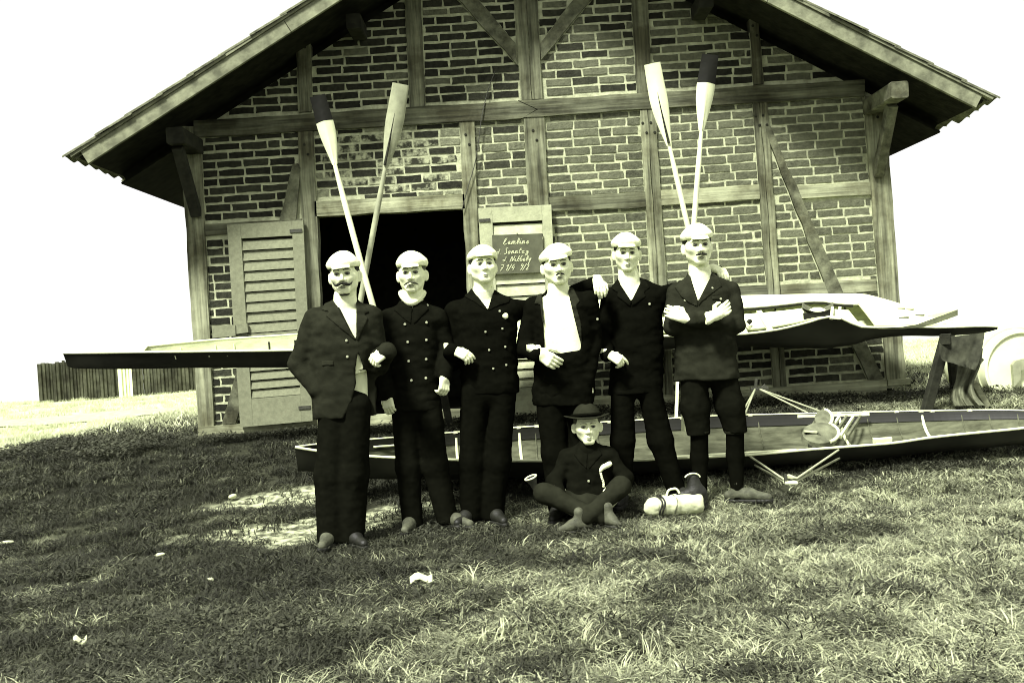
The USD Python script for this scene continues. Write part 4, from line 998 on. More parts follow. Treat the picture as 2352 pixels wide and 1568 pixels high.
for _ in range(420):
    x = gr.uniform(XL, XR + 1.2); y = gr.uniform(8.45, 8.93); put(x, y, 'herb' if gr.random() < 0.5 else 'dark', gr.uniform(0.8, 1.5))
M_ = 9000
yy = 9.5 + 20 * gr.random(M_) ** 1.3; xx = (gr.random(M_) * 2 - 1) * (0.56 * yy + 1)
for x, y in zip(xx, yy):
    if XL - 0.1 < x < XR + 0.1: continue
    if x > XR and x > 0.60 * y: continue
    if abs(y - (19.5 + 0.3 * (x + 9))) < 1.3 and x < -3.4: continue
    if y < 12.5 and gr.random() < 0.75 - 0.2 * (y - 9.5): put(x, y, 'dark' if gr.random() < 0.5 else 'mid', gr.uniform(1.3, 2.2))
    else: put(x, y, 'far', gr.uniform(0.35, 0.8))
pos = np.array(pos); pos[:, 2] = gz(pos[:, 0], pos[:, 1])
gi = UsdGeom.PointInstancer.Define(stage, '/World/grass')
tag(gi.GetPrim(), 'rough short grass, dry tufts and weeds over the ground', 'grass', kind='stuff')
tg = []
names = {'dark': 'turf_clump', 'mid': 'turf_clump', 'dry': 'dry_clump', 'straw': 'straw_tuft', 'herb': 'weed_clump', 'far': 'meadow_clump'}
for kind, vf in protos:
    o = obj(names[kind], vf, gm[kind], gi.GetPrim()); tg.append(o.GetPath())
gi.CreatePrototypesRel().SetTargets(tg)
gi.CreateProtoIndicesAttr(Vt.IntArray.FromNumpy(np.array(pid, np.int32)))
gi.CreatePositionsAttr(Vt.Vec3fArray.FromNumpy(pos.astype(np.float32)))
gi.CreateScalesAttr(Vt.Vec3fArray.FromNumpy(np.repeat(np.array(scl, np.float32)[:, None], 3, 1)))
qz = np.array(rot) / 2
gi.CreateOrientationsAttr(Vt.QuathArray([Gf.Quath(float(math.cos(a)), 0, 0, float(math.sin(a))) for a in qz]))
# ---------------------------------------------------------------- people: implicit surfaces meshed with surface nets
def smin(a, b, k):
    h = np.clip(0.5 + 0.5 * (b - a) / k, 0, 1); return b * (1 - h) + a * h - k * h * (1 - h)
def smax(a, b, k): return -smin(-a, -b, k)
def rcone(p, a, b, ra, rb):
    a, b = np.asarray(a, float), np.asarray(b, float); ba = b - a
    t = np.clip((p - a) @ ba / max(ba @ ba, 1e-12), 0, 1)
    return np.linalg.norm(p - a - t[:, None] * ba, axis=1) - (ra + (rb - ra) * t)
def ell(p, c, r):
    q = (p - np.asarray(c)) / np.asarray(r); k = np.linalg.norm(q, axis=1)
    g = np.linalg.norm(q / np.asarray(r), axis=1) + 1e-9
    return k * (k - 1) / g
def union(k, *d):
    o = d[0]
    for x in d[1:]: o = smin(o, x, k)
    return o
def poly2(u, v, pts):
    """signed distance of picture points to a polygon (negative inside)."""
    pts = np.asarray(pts, float); d = np.full(len(u), 1e18); s = np.ones(len(u))
    n = len(pts); j = n - 1
    for i in range(n):
        e = pts[j] - pts[i]; wx, wy = u - pts[i][0], v - pts[i][1]
        t = np.clip((wx * e[0] + wy * e[1]) / (e @ e), 0, 1)
        bx, by = wx - e[0] * t, wy - e[1] * t; d = np.minimum(d, bx * bx + by * by)
        c1, c2, c3 = v >= pts[i][1], v < pts[j][1], e[0] * wy > e[1] * wx
        flip = (c1 & c2 & c3) | (~c1 & ~c2 & ~c3); s = np.where(flip, -s, s); j = i
    return s * np.sqrt(d)

def surface_nets(Fd, org, h):
    s = Fd < 0
    nx, ny, nz = Fd.shape
    c = sum(s[i:nx-1+i, j:ny-1+j, k:nz-1+k].astype(np.int8) for i in (0, 1) for j in (0, 1) for k in (0, 1))
    act = np.argwhere((c > 0) & (c < 8))
    vid = np.full((nx-1, ny-1, nz-1), -1, np.int64); vid[tuple(act.T)] = np.arange(len(act))
    acc = np.zeros((len(act), 3)); cnt = np.zeros(len(act))
    cr = [(i, j, k) for i in (0, 1) for j in (0, 1) for k in (0, 1)]
    for a in cr:
        for ax_ in range(3):
            if a[ax_]: continue
            b = list(a); b[ax_] = 1
            fa = Fd[tuple((act + a).T)]; fb = Fd[tuple((act + b).T)]
            m_ = (fa < 0) != (fb < 0); t = np.where(m_, fa / np.where(m_, fa - fb, 1), 0)
            q = np.array(a, float)[None] + np.zeros((len(act), 3)); q[:, ax_] = t
            acc[m_] += q[m_]; cnt[m_] += 1
    V_ = (act + acc / np.maximum(cnt, 1)[:, None]) * h + org
    faces = []
    for ax_ in range(3):
        u_, w_ = (ax_ + 1) % 3, (ax_ + 2) % 3
        sl0 = [slice(None)] * 3; sl1 = [slice(None)] * 3
        sl0[ax_] = slice(0, -1); sl1[ax_] = slice(1, None)
        d0, d1 = s[tuple(sl0)], s[tuple(sl1)]
        e = np.argwhere(d0 != d1)
        lim = np.array(vid.shape)
        ok = (e[:, u_] > 0) & (e[:, w_] > 0) & (e[:, u_] < lim[u_]) & (e[:, w_] < lim[w_]); e = e[ok]
        if not len(e): continue
        def g(du, dw):
            q = e.copy(); q[:, u_] -= du; q[:, w_] -= dw; return vid[tuple(q.T)]
        q = np.stack([g(1, 1), g(0, 1), g(0, 0), g(1, 0)], 1)
        inside0 = d0[tuple(e.T)]
        q[~inside0] = q[~inside0][:, ::-1]
        faces.append(q[(q >= 0).all(1)])
    q = np.vstack(faces)
    return V_, np.vstack([q[:, [0, 1, 2]], q[:, [0, 2, 3]]])

def sdf_mesh(f, lo, hi, h):
    lo, hi = np.asarray(lo, float), np.asarray(hi, float)
    K = 4; n = np.ceil((hi - lo) / (h * K)).astype(int) + 1
    cax = [lo[i] + np.arange(n[i]) * h * K for i in range(3)]
    C = np.stack(np.meshgrid(*cax, indexing='ij'), -1).reshape(-1, 3)
    Dc = f(C).reshape(n)
    fn = (n - 1) * K + 1
    from scipy.ndimage import map_coordinates
    idx = np.meshgrid(*[np.arange(fn[i]) / K for i in range(3)], indexing='ij')
    D = map_coordinates(Dc, np.stack([x.ravel() for x in idx]), order=1).reshape(fn)
    near = np.abs(D) < h * K * 1.3
    I_ = np.argwhere(near)
    D[near] = f(lo + I_ * h)
    return surface_nets(D, lo, h)

def vec(*a): return np.array(a, float)
def unit(a): return a / np.linalg.norm(a)

# ---- hand: palm and five fingers
def hand_sdf(wrist, d, n, side, size=1.0, curl=(0.5, 0.55, 0.6, 0.7), thumb=0.5, spread=0.10):
    """d: wrist to knuckles; n: out of the palm; side +1/-1: which way along d x n the thumb lies."""
    d = unit(d); n = unit(n - d * (n @ d)); l = np.cross(d, n) * side       # l points to the thumb side
    S = size; parts, fing = [], []
    offs = (0.030, 0.010, -0.011, -0.031); lens = (0.070, 0.078, 0.073, 0.058)
    for o, L, c in zip(offs, lens, curl):
        k0 = wrist + d * 0.012 * S + l * o * 0.55 * S; k1 = wrist + d * (0.092 - 0.1 * abs(o)) * S + l * o * S - n * 0.004 * S
        parts.append((k0, k1, 0.0155 * S, 0.0125 * S))
        a, p = c, k1
        for seg, (fr, r0, r1) in enumerate(((0.45, .0102, .0093), (0.31, .0093, .0085), (0.24, .0085, .0070))):
            dr = d * math.cos(a) + n * math.sin(a) + l * o * spread * 6 * (1 - seg * 0.3)
            q = p + unit(dr) * L * fr * S; fing.append((p, q, r0 * S, r1 * S)); p = q; a += c * (1.0 if seg == 0 else 0.7)
    t0 = wrist + d * 0.022 * S + l * 0.022 * S + n * 0.006 * S; t1 = t0 + (d * 0.62 + l * 0.70 + n * 0.35) * 0.042 * S
    t2 = t1 + unit(d * (0.9) + l * (0.5 - thumb) + n * (0.2 + 0.5 * thumb)) * 0.034 * S; t3 = t2 + unit(d * 0.9 + l * (0.2 - thumb) + n * (0.25 + 0.5 * thumb)) * 0.026 * S
    th = [(t0, t1, 0.0150 * S, 0.0120 * S), (t1, t2, 0.0115 * S, 0.0102 * S), (t2, t3, 0.0102 * S, 0.0085 * S)]
    allp = parts + fing + th
    pts = np.array([x for a in allp for x in a[:2]])
    def f(p):
        o = union(0.010 * S, *[rcone(p, *a) for a in parts]); o = smin(o, rcone(p, wrist - d * 0.05 * S, wrist + d * 0.02 * S, 0.026 * S, 0.026 * S), 0.02 * S)
        for i in range(4):
            o = smin(o, np.minimum(np.minimum(rcone(p, *fing[i * 3]), rcone(p, *fing[i * 3 + 1])), rcone(p, *fing[i * 3 + 2])), 0.004 * S)
        return smin(o, union(0.006 * S, *[rcone(p, *a) for a in th]), 0.007 * S)
    return f, pts.min(0) - 0.06 * S, pts.max(0) + 0.03 * S

# ---- head: face -y, up z, ears +-x, origin between the ears
def rot_m(yaw, pitch, roll):
    cy, sy, cp, sp, cr_, sr_ = [f(math.radians(x)) for x in (yaw, pitch, roll) for f in (math.cos, math.sin)]
    Rz = np.array([[cy, -sy, 0], [sy, cy, 0], [0, 0, 1]]); Rx = np.array([[1, 0, 0], [0, cp, -sp], [0, sp, cp]]); Ry = np.array([[cr_, 0, sr_], [0, 1, 0], [-sr_, 0, cr_]])
    return Rz @ Ry @ Rx

def head_sdf(q, w=1.0, jaw=1.0, ears=1.0, nose=1.0):
    q = q.copy(); q[:, 0] /= w
    a = np.abs(q[:, 0]); qs = np.stack([a, q[:, 1], q[:, 2]], 1)
    d = ell(q, (0, 0.018, 0.038), (0.079, 0.096, 0.088))
    d = smin(d, ell(q, (0, -0.016, -0.022), (0.0735, 0.078, 0.080)), 0.03)
    d = smin(d, rcone(qs, (0.050 * jaw, -0.008, -0.058), (0.014, -0.066, -0.092), 0.021, 0.019), 0.022)       # jaw line
    d = smin(d, rcone(qs, (0.0, -0.073, -0.094), (0.012, -0.071, -0.094), 0.018, 0.017), 0.02)                  # chin
    d = smin(d, rcone(qs, (0.046, -0.064, -0.018), (0.056, -0.038, -0.010), 0.018, 0.015), 0.022)               # cheek bone
    d = smin(d, rcone(qs, (0.006, -0.092, 0.026), (0.044, -0.074, 0.026), 0.010, 0.009), 0.014)                 # brow
    d = smax(d, -ell(qs, (0.031, -0.101, 0.004), (0.021, 0.021, 0.0150)), 0.010)                                # eye sockets
    d = smin(d, rcone(qs, (0.022, -0.0815, 0.0125), (0.042, -0.075, 0.0115), 0.0055, 0.005), 0.004)              # upper lids
    n_ = union(0.008, rcone(q, (0, -0.090, 0.012), (0, -0.108 - 0.004 * nose, -0.030), 0.0070, 0.0105 * nose), rcone(qs, (0.010, -0.098, -0.034), (0.013, -0.092, -0.034), 0.009, 0.008))
    d = smin(d, n_, 0.008)
    d = smax(d, -rcone(qs, (0.006, -0.108, -0.046), (0.008, -0.104, -0.043), 0.0042, 0.004), 0.003)              # nostrils
    d = smin(d, ell(q, (0, -0.084, -0.068), (0.026, 0.014, 0.018)), 0.012)                                       # mouth mound
    d = smax(d, -rcone(qs, (0.0, -0.0995, -0.0725), (0.020, -0.092, -0.074), 0.0022, 0.0016), 0.004)             # mouth line
    e = ell(np.stack([a, q[:, 1] - 0.9 * (a - 0.080), q[:, 2] - 0.15 * (a - 0.085)], 1), (0.081 + 0.003 * ears, 0.010, -0.014), (0.0145 * ears, 0.013, 0.033))
    e = smax(e, -ell(qs, (0.088 + 0.003 * ears, 0.002, -0.011), (0.007, 0.010, 0.019)), 0.004)
    d = smin(d, e, 0.010)
    return d * 0.92

def person(spec):
    Yb, s = spec['Y'], spec['s']
    root = thing('person', spec['label'], 'person', spec.get('group'))
    J = lambda u, v, dy=0.0: P(u, v, Yb + dy)
    ppm = FOC / Yb
    H = J(*spec['head']); R_ = rot_m(spec.get('yaw', 0), spec.get('pitch', 0), spec.get('roll', 0)) ; R_ = rot_m(0, 0, 0) @ R_
    toL = lambda p: (p - H) @ R_ / s
    toW = lambda q: (np.asarray(q) * s) @ R_.T + H
    hw, jaw, ears, nose = spec.get('face', (1, 1, 1, 1))
    neck = J(*spec['neck'])
    ntop = toW((0, 0.016, -0.075)); nr = 0.060 * s * spec.get('neck_w', 1.0)
    def fhead(p):
        d = head_sdf(toL(p), hw, jaw, ears, nose) * s
        return smin(d, rcone(p, ntop, neck + vec(0, 0.02, -0.02), nr, nr * 1.08), 0.018)
    corners = np.array([toW(x) for x in ((-.11, -.14, -.16), (.11, .13, .15), (-.11, .13, .15), (.11, -.14, -.16))] + [neck - 0.08, neck + 0.08])
    lo, hi = corners.min(0) - 0.015, corners.max(0) + 0.015
    head_m = sdf_mesh(fhead, lo, hi, 0.0034)
    # ---- torso from the outline in the picture: rows of (v, left u, right u, half depth)
    rows = np.array(spec['torso'], float)
    cz, ca, cx = [], [], []
    for v, ul, ur, b in rows:
        a_, b_ = J(ul, v), J(ur, v); cz.append((a_[2] + b_[2]) / 2); cx.append((a_[0] + b_[0]) / 2); ca.append((b_[0] - a_[0]) / 2)
    o = np.argsort(cz); cz = np.array(cz)[o]; cx = np.array(cx)[o]; ca = np.array(ca)[o]; cb_ = rows[:, 3][o]
    yo = Yb + spec.get('torso_dy', 0.03)
    ztop, zhem = cz[-1], cz[0]
    def ftorso(p, grow=0.0, bottom=None, open_=False):
        x0 = np.interp(p[:, 2], cz, cx); a_ = np.interp(p[:, 2], cz, ca) + grow; b_ = np.interp(p[:, 2], cz, cb_) + grow
        k = ((np.abs(p[:, 0] - x0) / a_) ** 2.4 + (np.abs(p[:, 1] - yo) / b_) ** 2.4) ** (1 / 2.4)
        d = (k - 1) * np.minimum(a_, b_)
        d = smax(d, p[:, 2] - ztop - grow, 0.05)
        return smax(d, (zhem if bottom is None else bottom) - p[:, 2], 0.012)
    SL, SR = J(*spec['shL']), J(*spec['shR'])
    SL[1] = SR[1] = yo; SL[1] += spec.get('shL_dy', 0); SR[1] += spec.get('shR_dy', 0)
    nb = vec(neck[0], yo + 0.015, neck[2])
    def fshould(p, grow=0.0):
        r = 0.046 + grow; SL_, SR_ = SL - vec(0, 0, 0.018), SR - vec(0, 0, 0.018)
        d = smin(rcone(p, nb + vec(0, 0, -0.030), SL_, r + 0.020, r + 0.008), rcone(p, nb + vec(0, 0, -0.030), SR_, r + 0.020, r + 0.008), 0.03)
        return smin(d, rcone(p, nb + vec(0, 0.016, -0.03), nb + vec(0, 0.022, 0.022), nr + 0.020 + grow, nr + 0.006 + grow), 0.03)
    arms = []
    for key, S_ in (('armL', SL - vec(0, 0, 0.018)), ('armR', SR - vec(0, 0, 0.018))):
        e, w = spec[key][0], spec[key][1]; arms.append((S_, J(*e), J(*w)))
    ar = spec.get('arm_r', (0.066, 0.056, 0.046))
    bare = spec.get('bare', (0.0, 0.0))     # part of forearm left bare
    def fold(p, amp, fr=(9, 9, 17), sd_=0): return amp * (2 * fbm(p * np.array(fr), 2, sd_) - 1)
    sd_ = int(abs(spec['head'][0]))
    vneck, tri = spec['vneck'], spec.get('shirt_low')
    ctr = lambda p: p[:, 1] - (yo - 0.015)
    def fsleeves(p, grow=0.0):
        d = None
        for (S_, E_, W_), br in zip(arms, bare):
            W2 = W_ + (E_ - W_) * br
            g = smin(rcone(p, S_, E_, ar[0] + grow, ar[1] + grow), rcone(p, E_, W2, ar[1] + grow, ar[2] + grow), 0.02)
            d = g if d is None else np.minimum(d, g)
        return d
    def fjack0(p):
        return smin(smin(ftorso(p), fshould(p), 0.04), fsleeves(p), 0.022)
    def fjacket(p, cut=True):
        d = fjack0(p) + fold(p, spec.get('fold', 0.009), sd_=sd_) + fold(p, 0.003, (30, 30, 46), sd_ + 3)
        if cut:
            u, v = proj(p)
            d = np.maximum(d, -np.maximum(poly2(u, v, vneck) / ppm, ctr(p)))
            if tri is not None: d = np.maximum(d, -np.maximum(poly2(u, v, tri) / ppm, ctr(p)))
            if spec.get('cutaway'): d = np.maximum(d, -np.maximum(poly2(u, v, spec['cutaway']) / ppm, ctr(p)))
            d = np.maximum(d, -(rcone(p, ntop, neck + vec(0, 0.02, -0.035), nr + 0.004, nr + 0.006))) if spec.get('collar', True) else smin(d, rcone(p, ntop + vec(0, 0, -0.012), neck, nr + 0.006, nr + 0.02), 0.02)
        return d
    allp = np.array([x for a in arms for x in a] + [J(rows[0][1], rows[0][0]), J(rows[-1][1], rows[-1][0]), J(rows[-1][2], rows[-1][0]), SL, SR, neck])
    lo, hi = allp.min(0) - 0.12, allp.max(0) + 0.12; lo[1] = min(lo[1], yo - 0.22); hi[1] = max(hi[1], yo + 0.24)
    jm = sdf_mesh(fjacket, lo, hi, 0.0085)
    jacket = obj('jacket', jm, mats[spec['cloth']], root, smooth=True)
    # ---- shirt seen in the opening
    V_ = np.array(list(vneck) + (list(tri) if tri is not None else []), float)
    def fshirt(p):
        d = smin(ftorso(p, -0.016), fshould(p, -0.016), 0.04) + fold(p, 0.003, (12, 12, 12), sd_ + 7)
        if spec.get('collar', True): d = smin(d, rcone(p, ntop + (neck - ntop) * 0.55, neck + vec(0, 0.02, -0.03), nr + 0.006, nr + 0.012), 0.015)
        u, v = proj(p); g = poly2(u, v, vneck) / ppm
        if tri is not None: g = np.minimum(g, poly2(u, v, tri) / ppm)
        d = np.maximum(d, np.minimum(g - 0.02, 1.0)); d = np.maximum(d, p[:, 1] - yo - 0.03)
        if spec.get('skin_v') is not None: d = np.maximum(d, -poly2(u, v, spec['skin_v']) / ppm)
        return d
    c_ = np.array([J(u, v) for u, v in V_]); lo, hi = c_.min(0) - 0.04, c_.max(0) + 0.04; lo[1], hi[1] = yo - 0.22, yo + 0.06; hi[2] = max(hi[2], ntop[2])
    try: obj('shirt', sdf_mesh(fshirt, lo, hi, 0.006), mats['linen'], root, smooth=True)
    except ValueError: pass
    if spec.get('roll_collar'):
        pts = [J(*q) for q in spec['roll_collar']]
        pts = np.array([vec(q[0], yo - 0.085 + 0.085 * abs(t) ** 1.6, q[2]) for q, t in zip(pts, np.linspace(-1, 1, len(pts)))])
        obj('scarf', tube(spline(pts, 24), 0.021, 10), mats['linen'], root, smooth=True)
    # ---- lapels and pocket flaps: raised patches of the jacket front
    def patch(name, poly, th, mname, par=None, h=0.006):
        c = np.array([J(u, v) for u, v in poly]); lo, hi = c.min(0) - 0.02, c.max(0) + 0.02; lo[1], hi[1] = yo - 0.26, yo - 0.01
        def f(p):
            u, v = proj(p); d = fjacket(p, False)
            return np.maximum(np.maximum(d - th, -d - 0.004), poly2(u, v, poly) / ppm)
        try: return obj(name, sdf_mesh(f, lo, hi, h), mats[mname], par or jacket, smooth=True)
        except ValueError: return None
    for lp in spec.get('lapels', []): patch('lapel', lp, 0.007, spec.get('lapel_m', spec['cloth']))
    for pk in spec.get('flaps', []): patch('pocket_flap', pk, 0.006, spec.get('lapel_m', spec['cloth']))
    def front(u, v):                                      # where the sight line meets the jacket
        d_ = unit(P(u, v, 1.0) - EYE); t = np.linspace(Yb - 0.35, Yb + 0.1, 220)
        q = EYE + d_[None] * (t / d_[1])[:, None]; k = np.argmax(fjack0(q) < 0); return q[k]
    for (u, v) in spec.get('buttons', []):
        q = front(u, v); obj('button', disc(q + vec(0, -0.004, 0), (0, -1, 0.1), spec.get('btn', 0.0095) * 0.85, 0.008, 10), mats['button'], jacket)
    for (u, v) in spec.get('flower', []):
        q = front(u, v); obj('flower', lump(q + vec(0, -0.012, 0), (0.018, 0.012, 0.018), 5), mats['linen'], jacket, smooth=True)
    # ---- trousers
    legs = [[J(*q) for q in spec[k]] for k in ('legL', 'legR')]
    lr = spec.get('leg_r', (0.098, 0.080, 0.066))
    def ftrous(p):
        d = None
        for L in legs:
            g = smin(rcone(p, L[0], L[1], lr[0] * (1.0 if spec.get('sitting') else 0.86), lr[1]), rcone(p, L[1], L[2], lr[1], lr[2]), 0.03); d = g if d is None else smin(d, g, 0.025)
        pel = (legs[0][0] + legs[1][0]) / 2
        d = smin(d, ell(p, pel + vec(0, 0.0, 0.02), np.array(spec.get('pelvis', (0.155, 0.115, 0.14))) * (1.0 if spec.get('sitting') else 0.80)), 0.04)
        d = d + fold(p, 0.010, (13, 13, 4.5), sd_ + 11) + fold(p, 0.003, (26, 26, 40), sd_ + 13)
        if not spec.get('sitting'): d = smax(d, np.minimum(legs[0][2][2], legs[1][2][2]) - 0.01 - p[:, 2], 0.01)
        return d
    c = np.array([q for L in legs for q in L]); lo, hi = c.min(0) - 0.13, c.max(0) + 0.16
    obj('trousers', sdf_mesh(ftrous, lo, hi, 0.009), mats[spec.get('trousers', spec['cloth'])], root, smooth=True)
    if spec.get('stockings'):
        def fst(p):
            d = None
            for a, b in spec['stockings']:
                a_, b_ = J(*a), J(*b); mid = a_ * 0.62 + b_ * 0.38 + vec(0, 0.02, 0)
                g = smin(rcone(p, a_, mid, 0.056, 0.056), rcone(p, mid, b_, 0.054, 0.038), 0.02); d = g if d is None else np.minimum(d, g)
            return d
        c = np.array([J(*q) for ab in spec['stockings'] for q in ab]); obj('stockings', sdf_mesh(fst, c.min(0) - 0.08, c.max(0) + 0.08, 0.008), mats['cloth_black'], root, smooth=True)
        for a, b in spec['stockings']:
            q = J(*a); obj('knee_band', tube([q + vec(0, 0, 0.012), q + vec(0, 0, 0.004), q - vec(0, 0, 0.012)], [0.066, 0.071, 0.064], 16), mats[spec['cloth']], root, smooth=60)
    # ---- shoes
    for sh in spec.get('shoes', []):
        a = J(*sh['ankle']); dr = unit(vec(*sh['dir'], 0) if len(sh['dir']) == 2 else vec(*sh['dir'])); L = sh.get('len', 0.27)
        g0 = float(gz(a[0], a[1])) + 0.02 if not sh.get('free') else a[2]
        heel = vec(a[0], a[1], g0) - dr * 0.055; toe = heel + dr * L; upv = vec(0, 0, 1)
        anc = vec(a[0], a[1], g0 + 0.085); z_ = sh.get('k', 0.84)
        def fs(p):
            d = union(0.03, rcone(p, heel + upv * 0.035, heel + dr * L * 0.45 + upv * 0.045, 0.036 * z_, 0.043 * z_), rcone(p, heel + dr * L * 0.45 + upv * 0.040, toe - dr * 0.045 + upv * 0.024, 0.042 * z_, 0.029 * z_), rcone(p, heel + dr * 0.05 + upv * 0.05, anc + upv * 0.03, 0.040 * z_, 0.043 * z_))
            return smax(d, g0 - 0.004 - p[:, 2], 0.006)
        b = np.array([heel, toe, anc + upv * 0.05]); shoe = obj('shoe', sdf_mesh(fs, b.min(0) - 0.07, b.max(0) + 0.07, 0.006), mats[sh.get('m', 'shoe_dark')], root, smooth=True)
        def fsole(p):
            d = union(0.03, rcone(p, heel + upv * 0.008, heel + dr * L * 0.45 + upv * 0.008, 0.039 * z_, 0.047 * z_), rcone(p, heel + dr * L * 0.45 + upv * 0.008, toe - dr * 0.045 + upv * 0.008, 0.047 * z_, 0.039 * z_))
            return np.maximum(np.maximum(d, p[:, 2] - g0 - 0.014), g0 - 0.012 - p[:, 2])
        obj('sole', sdf_mesh(fsole, b.min(0) - 0.07, vec(*(b.max(0)[:2] + 0.07), g0 + 0.05), 0.007), mats['shoe_dark'], shoe)
        for k in range(3):
            t = 0.32 + 0.09 * k; c = heel + dr * L * t + upv * (0.098 - 0.02 * k); sd2 = np.cross(dr, upv)
            obj('lace', tube([c - sd2 * 0.022 - upv * 0.006, c + upv * 0.004, c + sd2 * 0.022 - upv * 0.006], 0.0035, 5), mats['cloth_black'], shoe)
    # ---- body: head and hands at full detail joined to the trunk and limbs under the clothes
    bits_ = [head_m]
    for hd in spec.get('hands', []):
        w = J(*hd['w']); f, lo, hi = hand_sdf(w, vec(*hd['d']), vec(*hd['n']), hd['side'], hd.get('size', 1.0) * 0.94, hd.get('curl', (0.5, 0.55, 0.6, 0.7)), hd.get('thumb', 0.5))
        bits_.append(sdf_mesh(f, lo, hi, 0.0034))
    def fbody(p):
        d = smin(ftorso(p, -0.045), fshould(p, -0.03), 0.04)
        for (S_, E_, W_), br in zip(arms, bare):
            d = smin(d, smin(rcone(p, S_, E_, 0.042, 0.036), rcone(p, E_, W_, 0.036 + 0.006 * (br > 0), 0.026 + 0.006 * (br > 0)), 0.02), 0.03)
        for L in legs: d = smin(d, smin(rcone(p, L[0], L[1], 0.07, 0.05), rcone(p, L[1], L[2], 0.048, 0.034), 0.02), 0.04)
        return smin(d, rcone(p, ntop, nb, nr - 0.006, nr), 0.02)
    c = np.array([x for a in arms for x in a] + [q for L in legs for q in L] + [ntop]); bits_.append(sdf_mesh(fbody, c.min(0) - 0.12, c.max(0) + 0.12, 0.013))
    body = obj('body', cat(bits_), mats[spec.get('skin', 'skin')], root, smooth=True)
    if any(bare):
        pass
    for cf in spec.get('cuffs', []):
        a, b = J(*cf[0]), J(*cf[1]); obj('cuff', tube([a, b], cf[2] if len(cf) > 2 else 0.036, 14), mats['linen'], root, smooth=60)
    # ---- face
    for sx in (-1, 1):
        e = np.array([sx * 0.0305 * hw, -0.0790, 0.0020]); ic = trimesh.creation.icosphere(3, 1.0)
        v = ic.vertices * np.array([0.0150, 0.0095, 0.0095]) + e; ic.vertices = toW(v)
        eye = obj('eye', ic, mats['eye_white_shaded'], body, smooth=True)
        ic = trimesh.creation.icosphere(2, 1.0); v = ic.vertices * np.array([0.0072, 0.0034, 0.0072]) + e + [spec.get('gaze', 0) * 0.003, -0.0078, 0.0004]; ic.vertices = toW(v)
        obj('iris', ic, mats['eye_dark'], eye, smooth=True)
        lid = [toW((sx * x_ * hw, y_, z_)) for x_, y_, z_ in ((0.0150, -0.0855, 0.004), (0.024, -0.0895, 0.0098), (0.033, -0.0890, 0.0102), (0.0445, -0.0800, 0.0045))]
        obj('eyelashes', tube(spline(lid, 10), 0.0017 * s, 5), mats['hair_dark'], body)
        bt = spec.get('brow', 0.0042)
        bt *= 0.72; br_ = [toW((sx * x_ * hw, y_, z_)) for x_, y_, z_ in ((0.011, -0.1000, 0.0235), (0.026, -0.0975, 0.0285), (0.040, -0.0885, 0.0275), (0.050, -0.0780, 0.0215))]
        obj('eyebrow', tube(spline(br_, 12), np.linspace(bt, bt * 0.5, 12), 6), mats[spec.get('hair', 'hair_dark')], body, smooth=60)
    for zz, wd, r in ((-0.0688, 0.021, 0.0034), (-0.0785, 0.018, 0.0044)):
        lp = [toW((x_ * wd, -0.0965 + 0.0085 * x_ * x_, zz - 0.0025 * x_ * x_ * (1 if zz > -0.065 else -1))) for x_ in np.linspace(-1, 1, 9)]
        obj('lip', tube(lp, np.array([0.3, 0.7, 0.95, 1, 1, 1, 0.95, 0.7, 0.3]) * r * s, 7), mats['lip'], body, smooth=60)
    for name, ctrl, rad in spec.get('moustache', []):
        for sx in (-1, 1):
            pts = [toW((sx * x_, y_ - 0.0005, z_ - 0.002)) for x_, y_, z_ in ctrl]; k = 14
            rr = np.interp(np.linspace(0, 1, k), np.linspace(0, 1, len(rad)), rad) * s
            obj(name, tube(spline(pts, k), rr, 8), mats[spec.get('hair', 'hair_dark')], body, smooth=60)
    if spec.get('beard'):  # dark sliver under the chin, modelled in place of its cast shadow
        def fb(p):
            q = toL(p); d = head_sdf(q, hw, jaw, ears, nose) - 0.006
            d = np.maximum(d, ell(q, (0, -0.050, -0.116), (0.036, 0.036, 0.010))); return d * s
        lo, hi = toW((-.06, -.12, -.15)), toW((.06, -.01, -.06)); obj('beard', sdf_mesh(fb, np.minimum(lo, hi) - .01, np.maximum(lo, hi) + .01, 0.0045), mats[spec.get('hair', 'hair_dark')], body, smooth=True)
    def fhair(p):
        q = toL(p); d = ell(q, (0, 0.020, 0.040), (0.0855 * hw, 0.101, 0.092)); d = smin(d, ell(q, (0, 0.035, -0.02), (0.077 * hw, 0.078, 0.07)), 0.02)
        a = np.abs(q[:, 0]); line = -0.040 + 0.012 * (q[:, 2] < 0.0) - 0.5 * np.maximum(0, q[:, 2] - 0.05)
        d = np.maximum(d, (line - q[:, 1]) * 0.9); d = np.maximum(d, -0.035 - 0.35 * np.maximum(q[:, 1], 0) - q[:, 2])
        d = np.maximum(d, -ell(np.stack([a, q[:, 1], q[:, 2]], 1), (0.082, 0.012, -0.008), (0.02, 0.024, 0.030)))
        return d * s + 0.002 * (noise(p * 160, 2) - 0.5)
    lo, hi = H - 0.15, H + 0.16
    obj('hair', sdf_mesh(fhair, lo, hi, 0.0055), mats[spec.get('hair', 'hair_dark')], body, smooth=True)
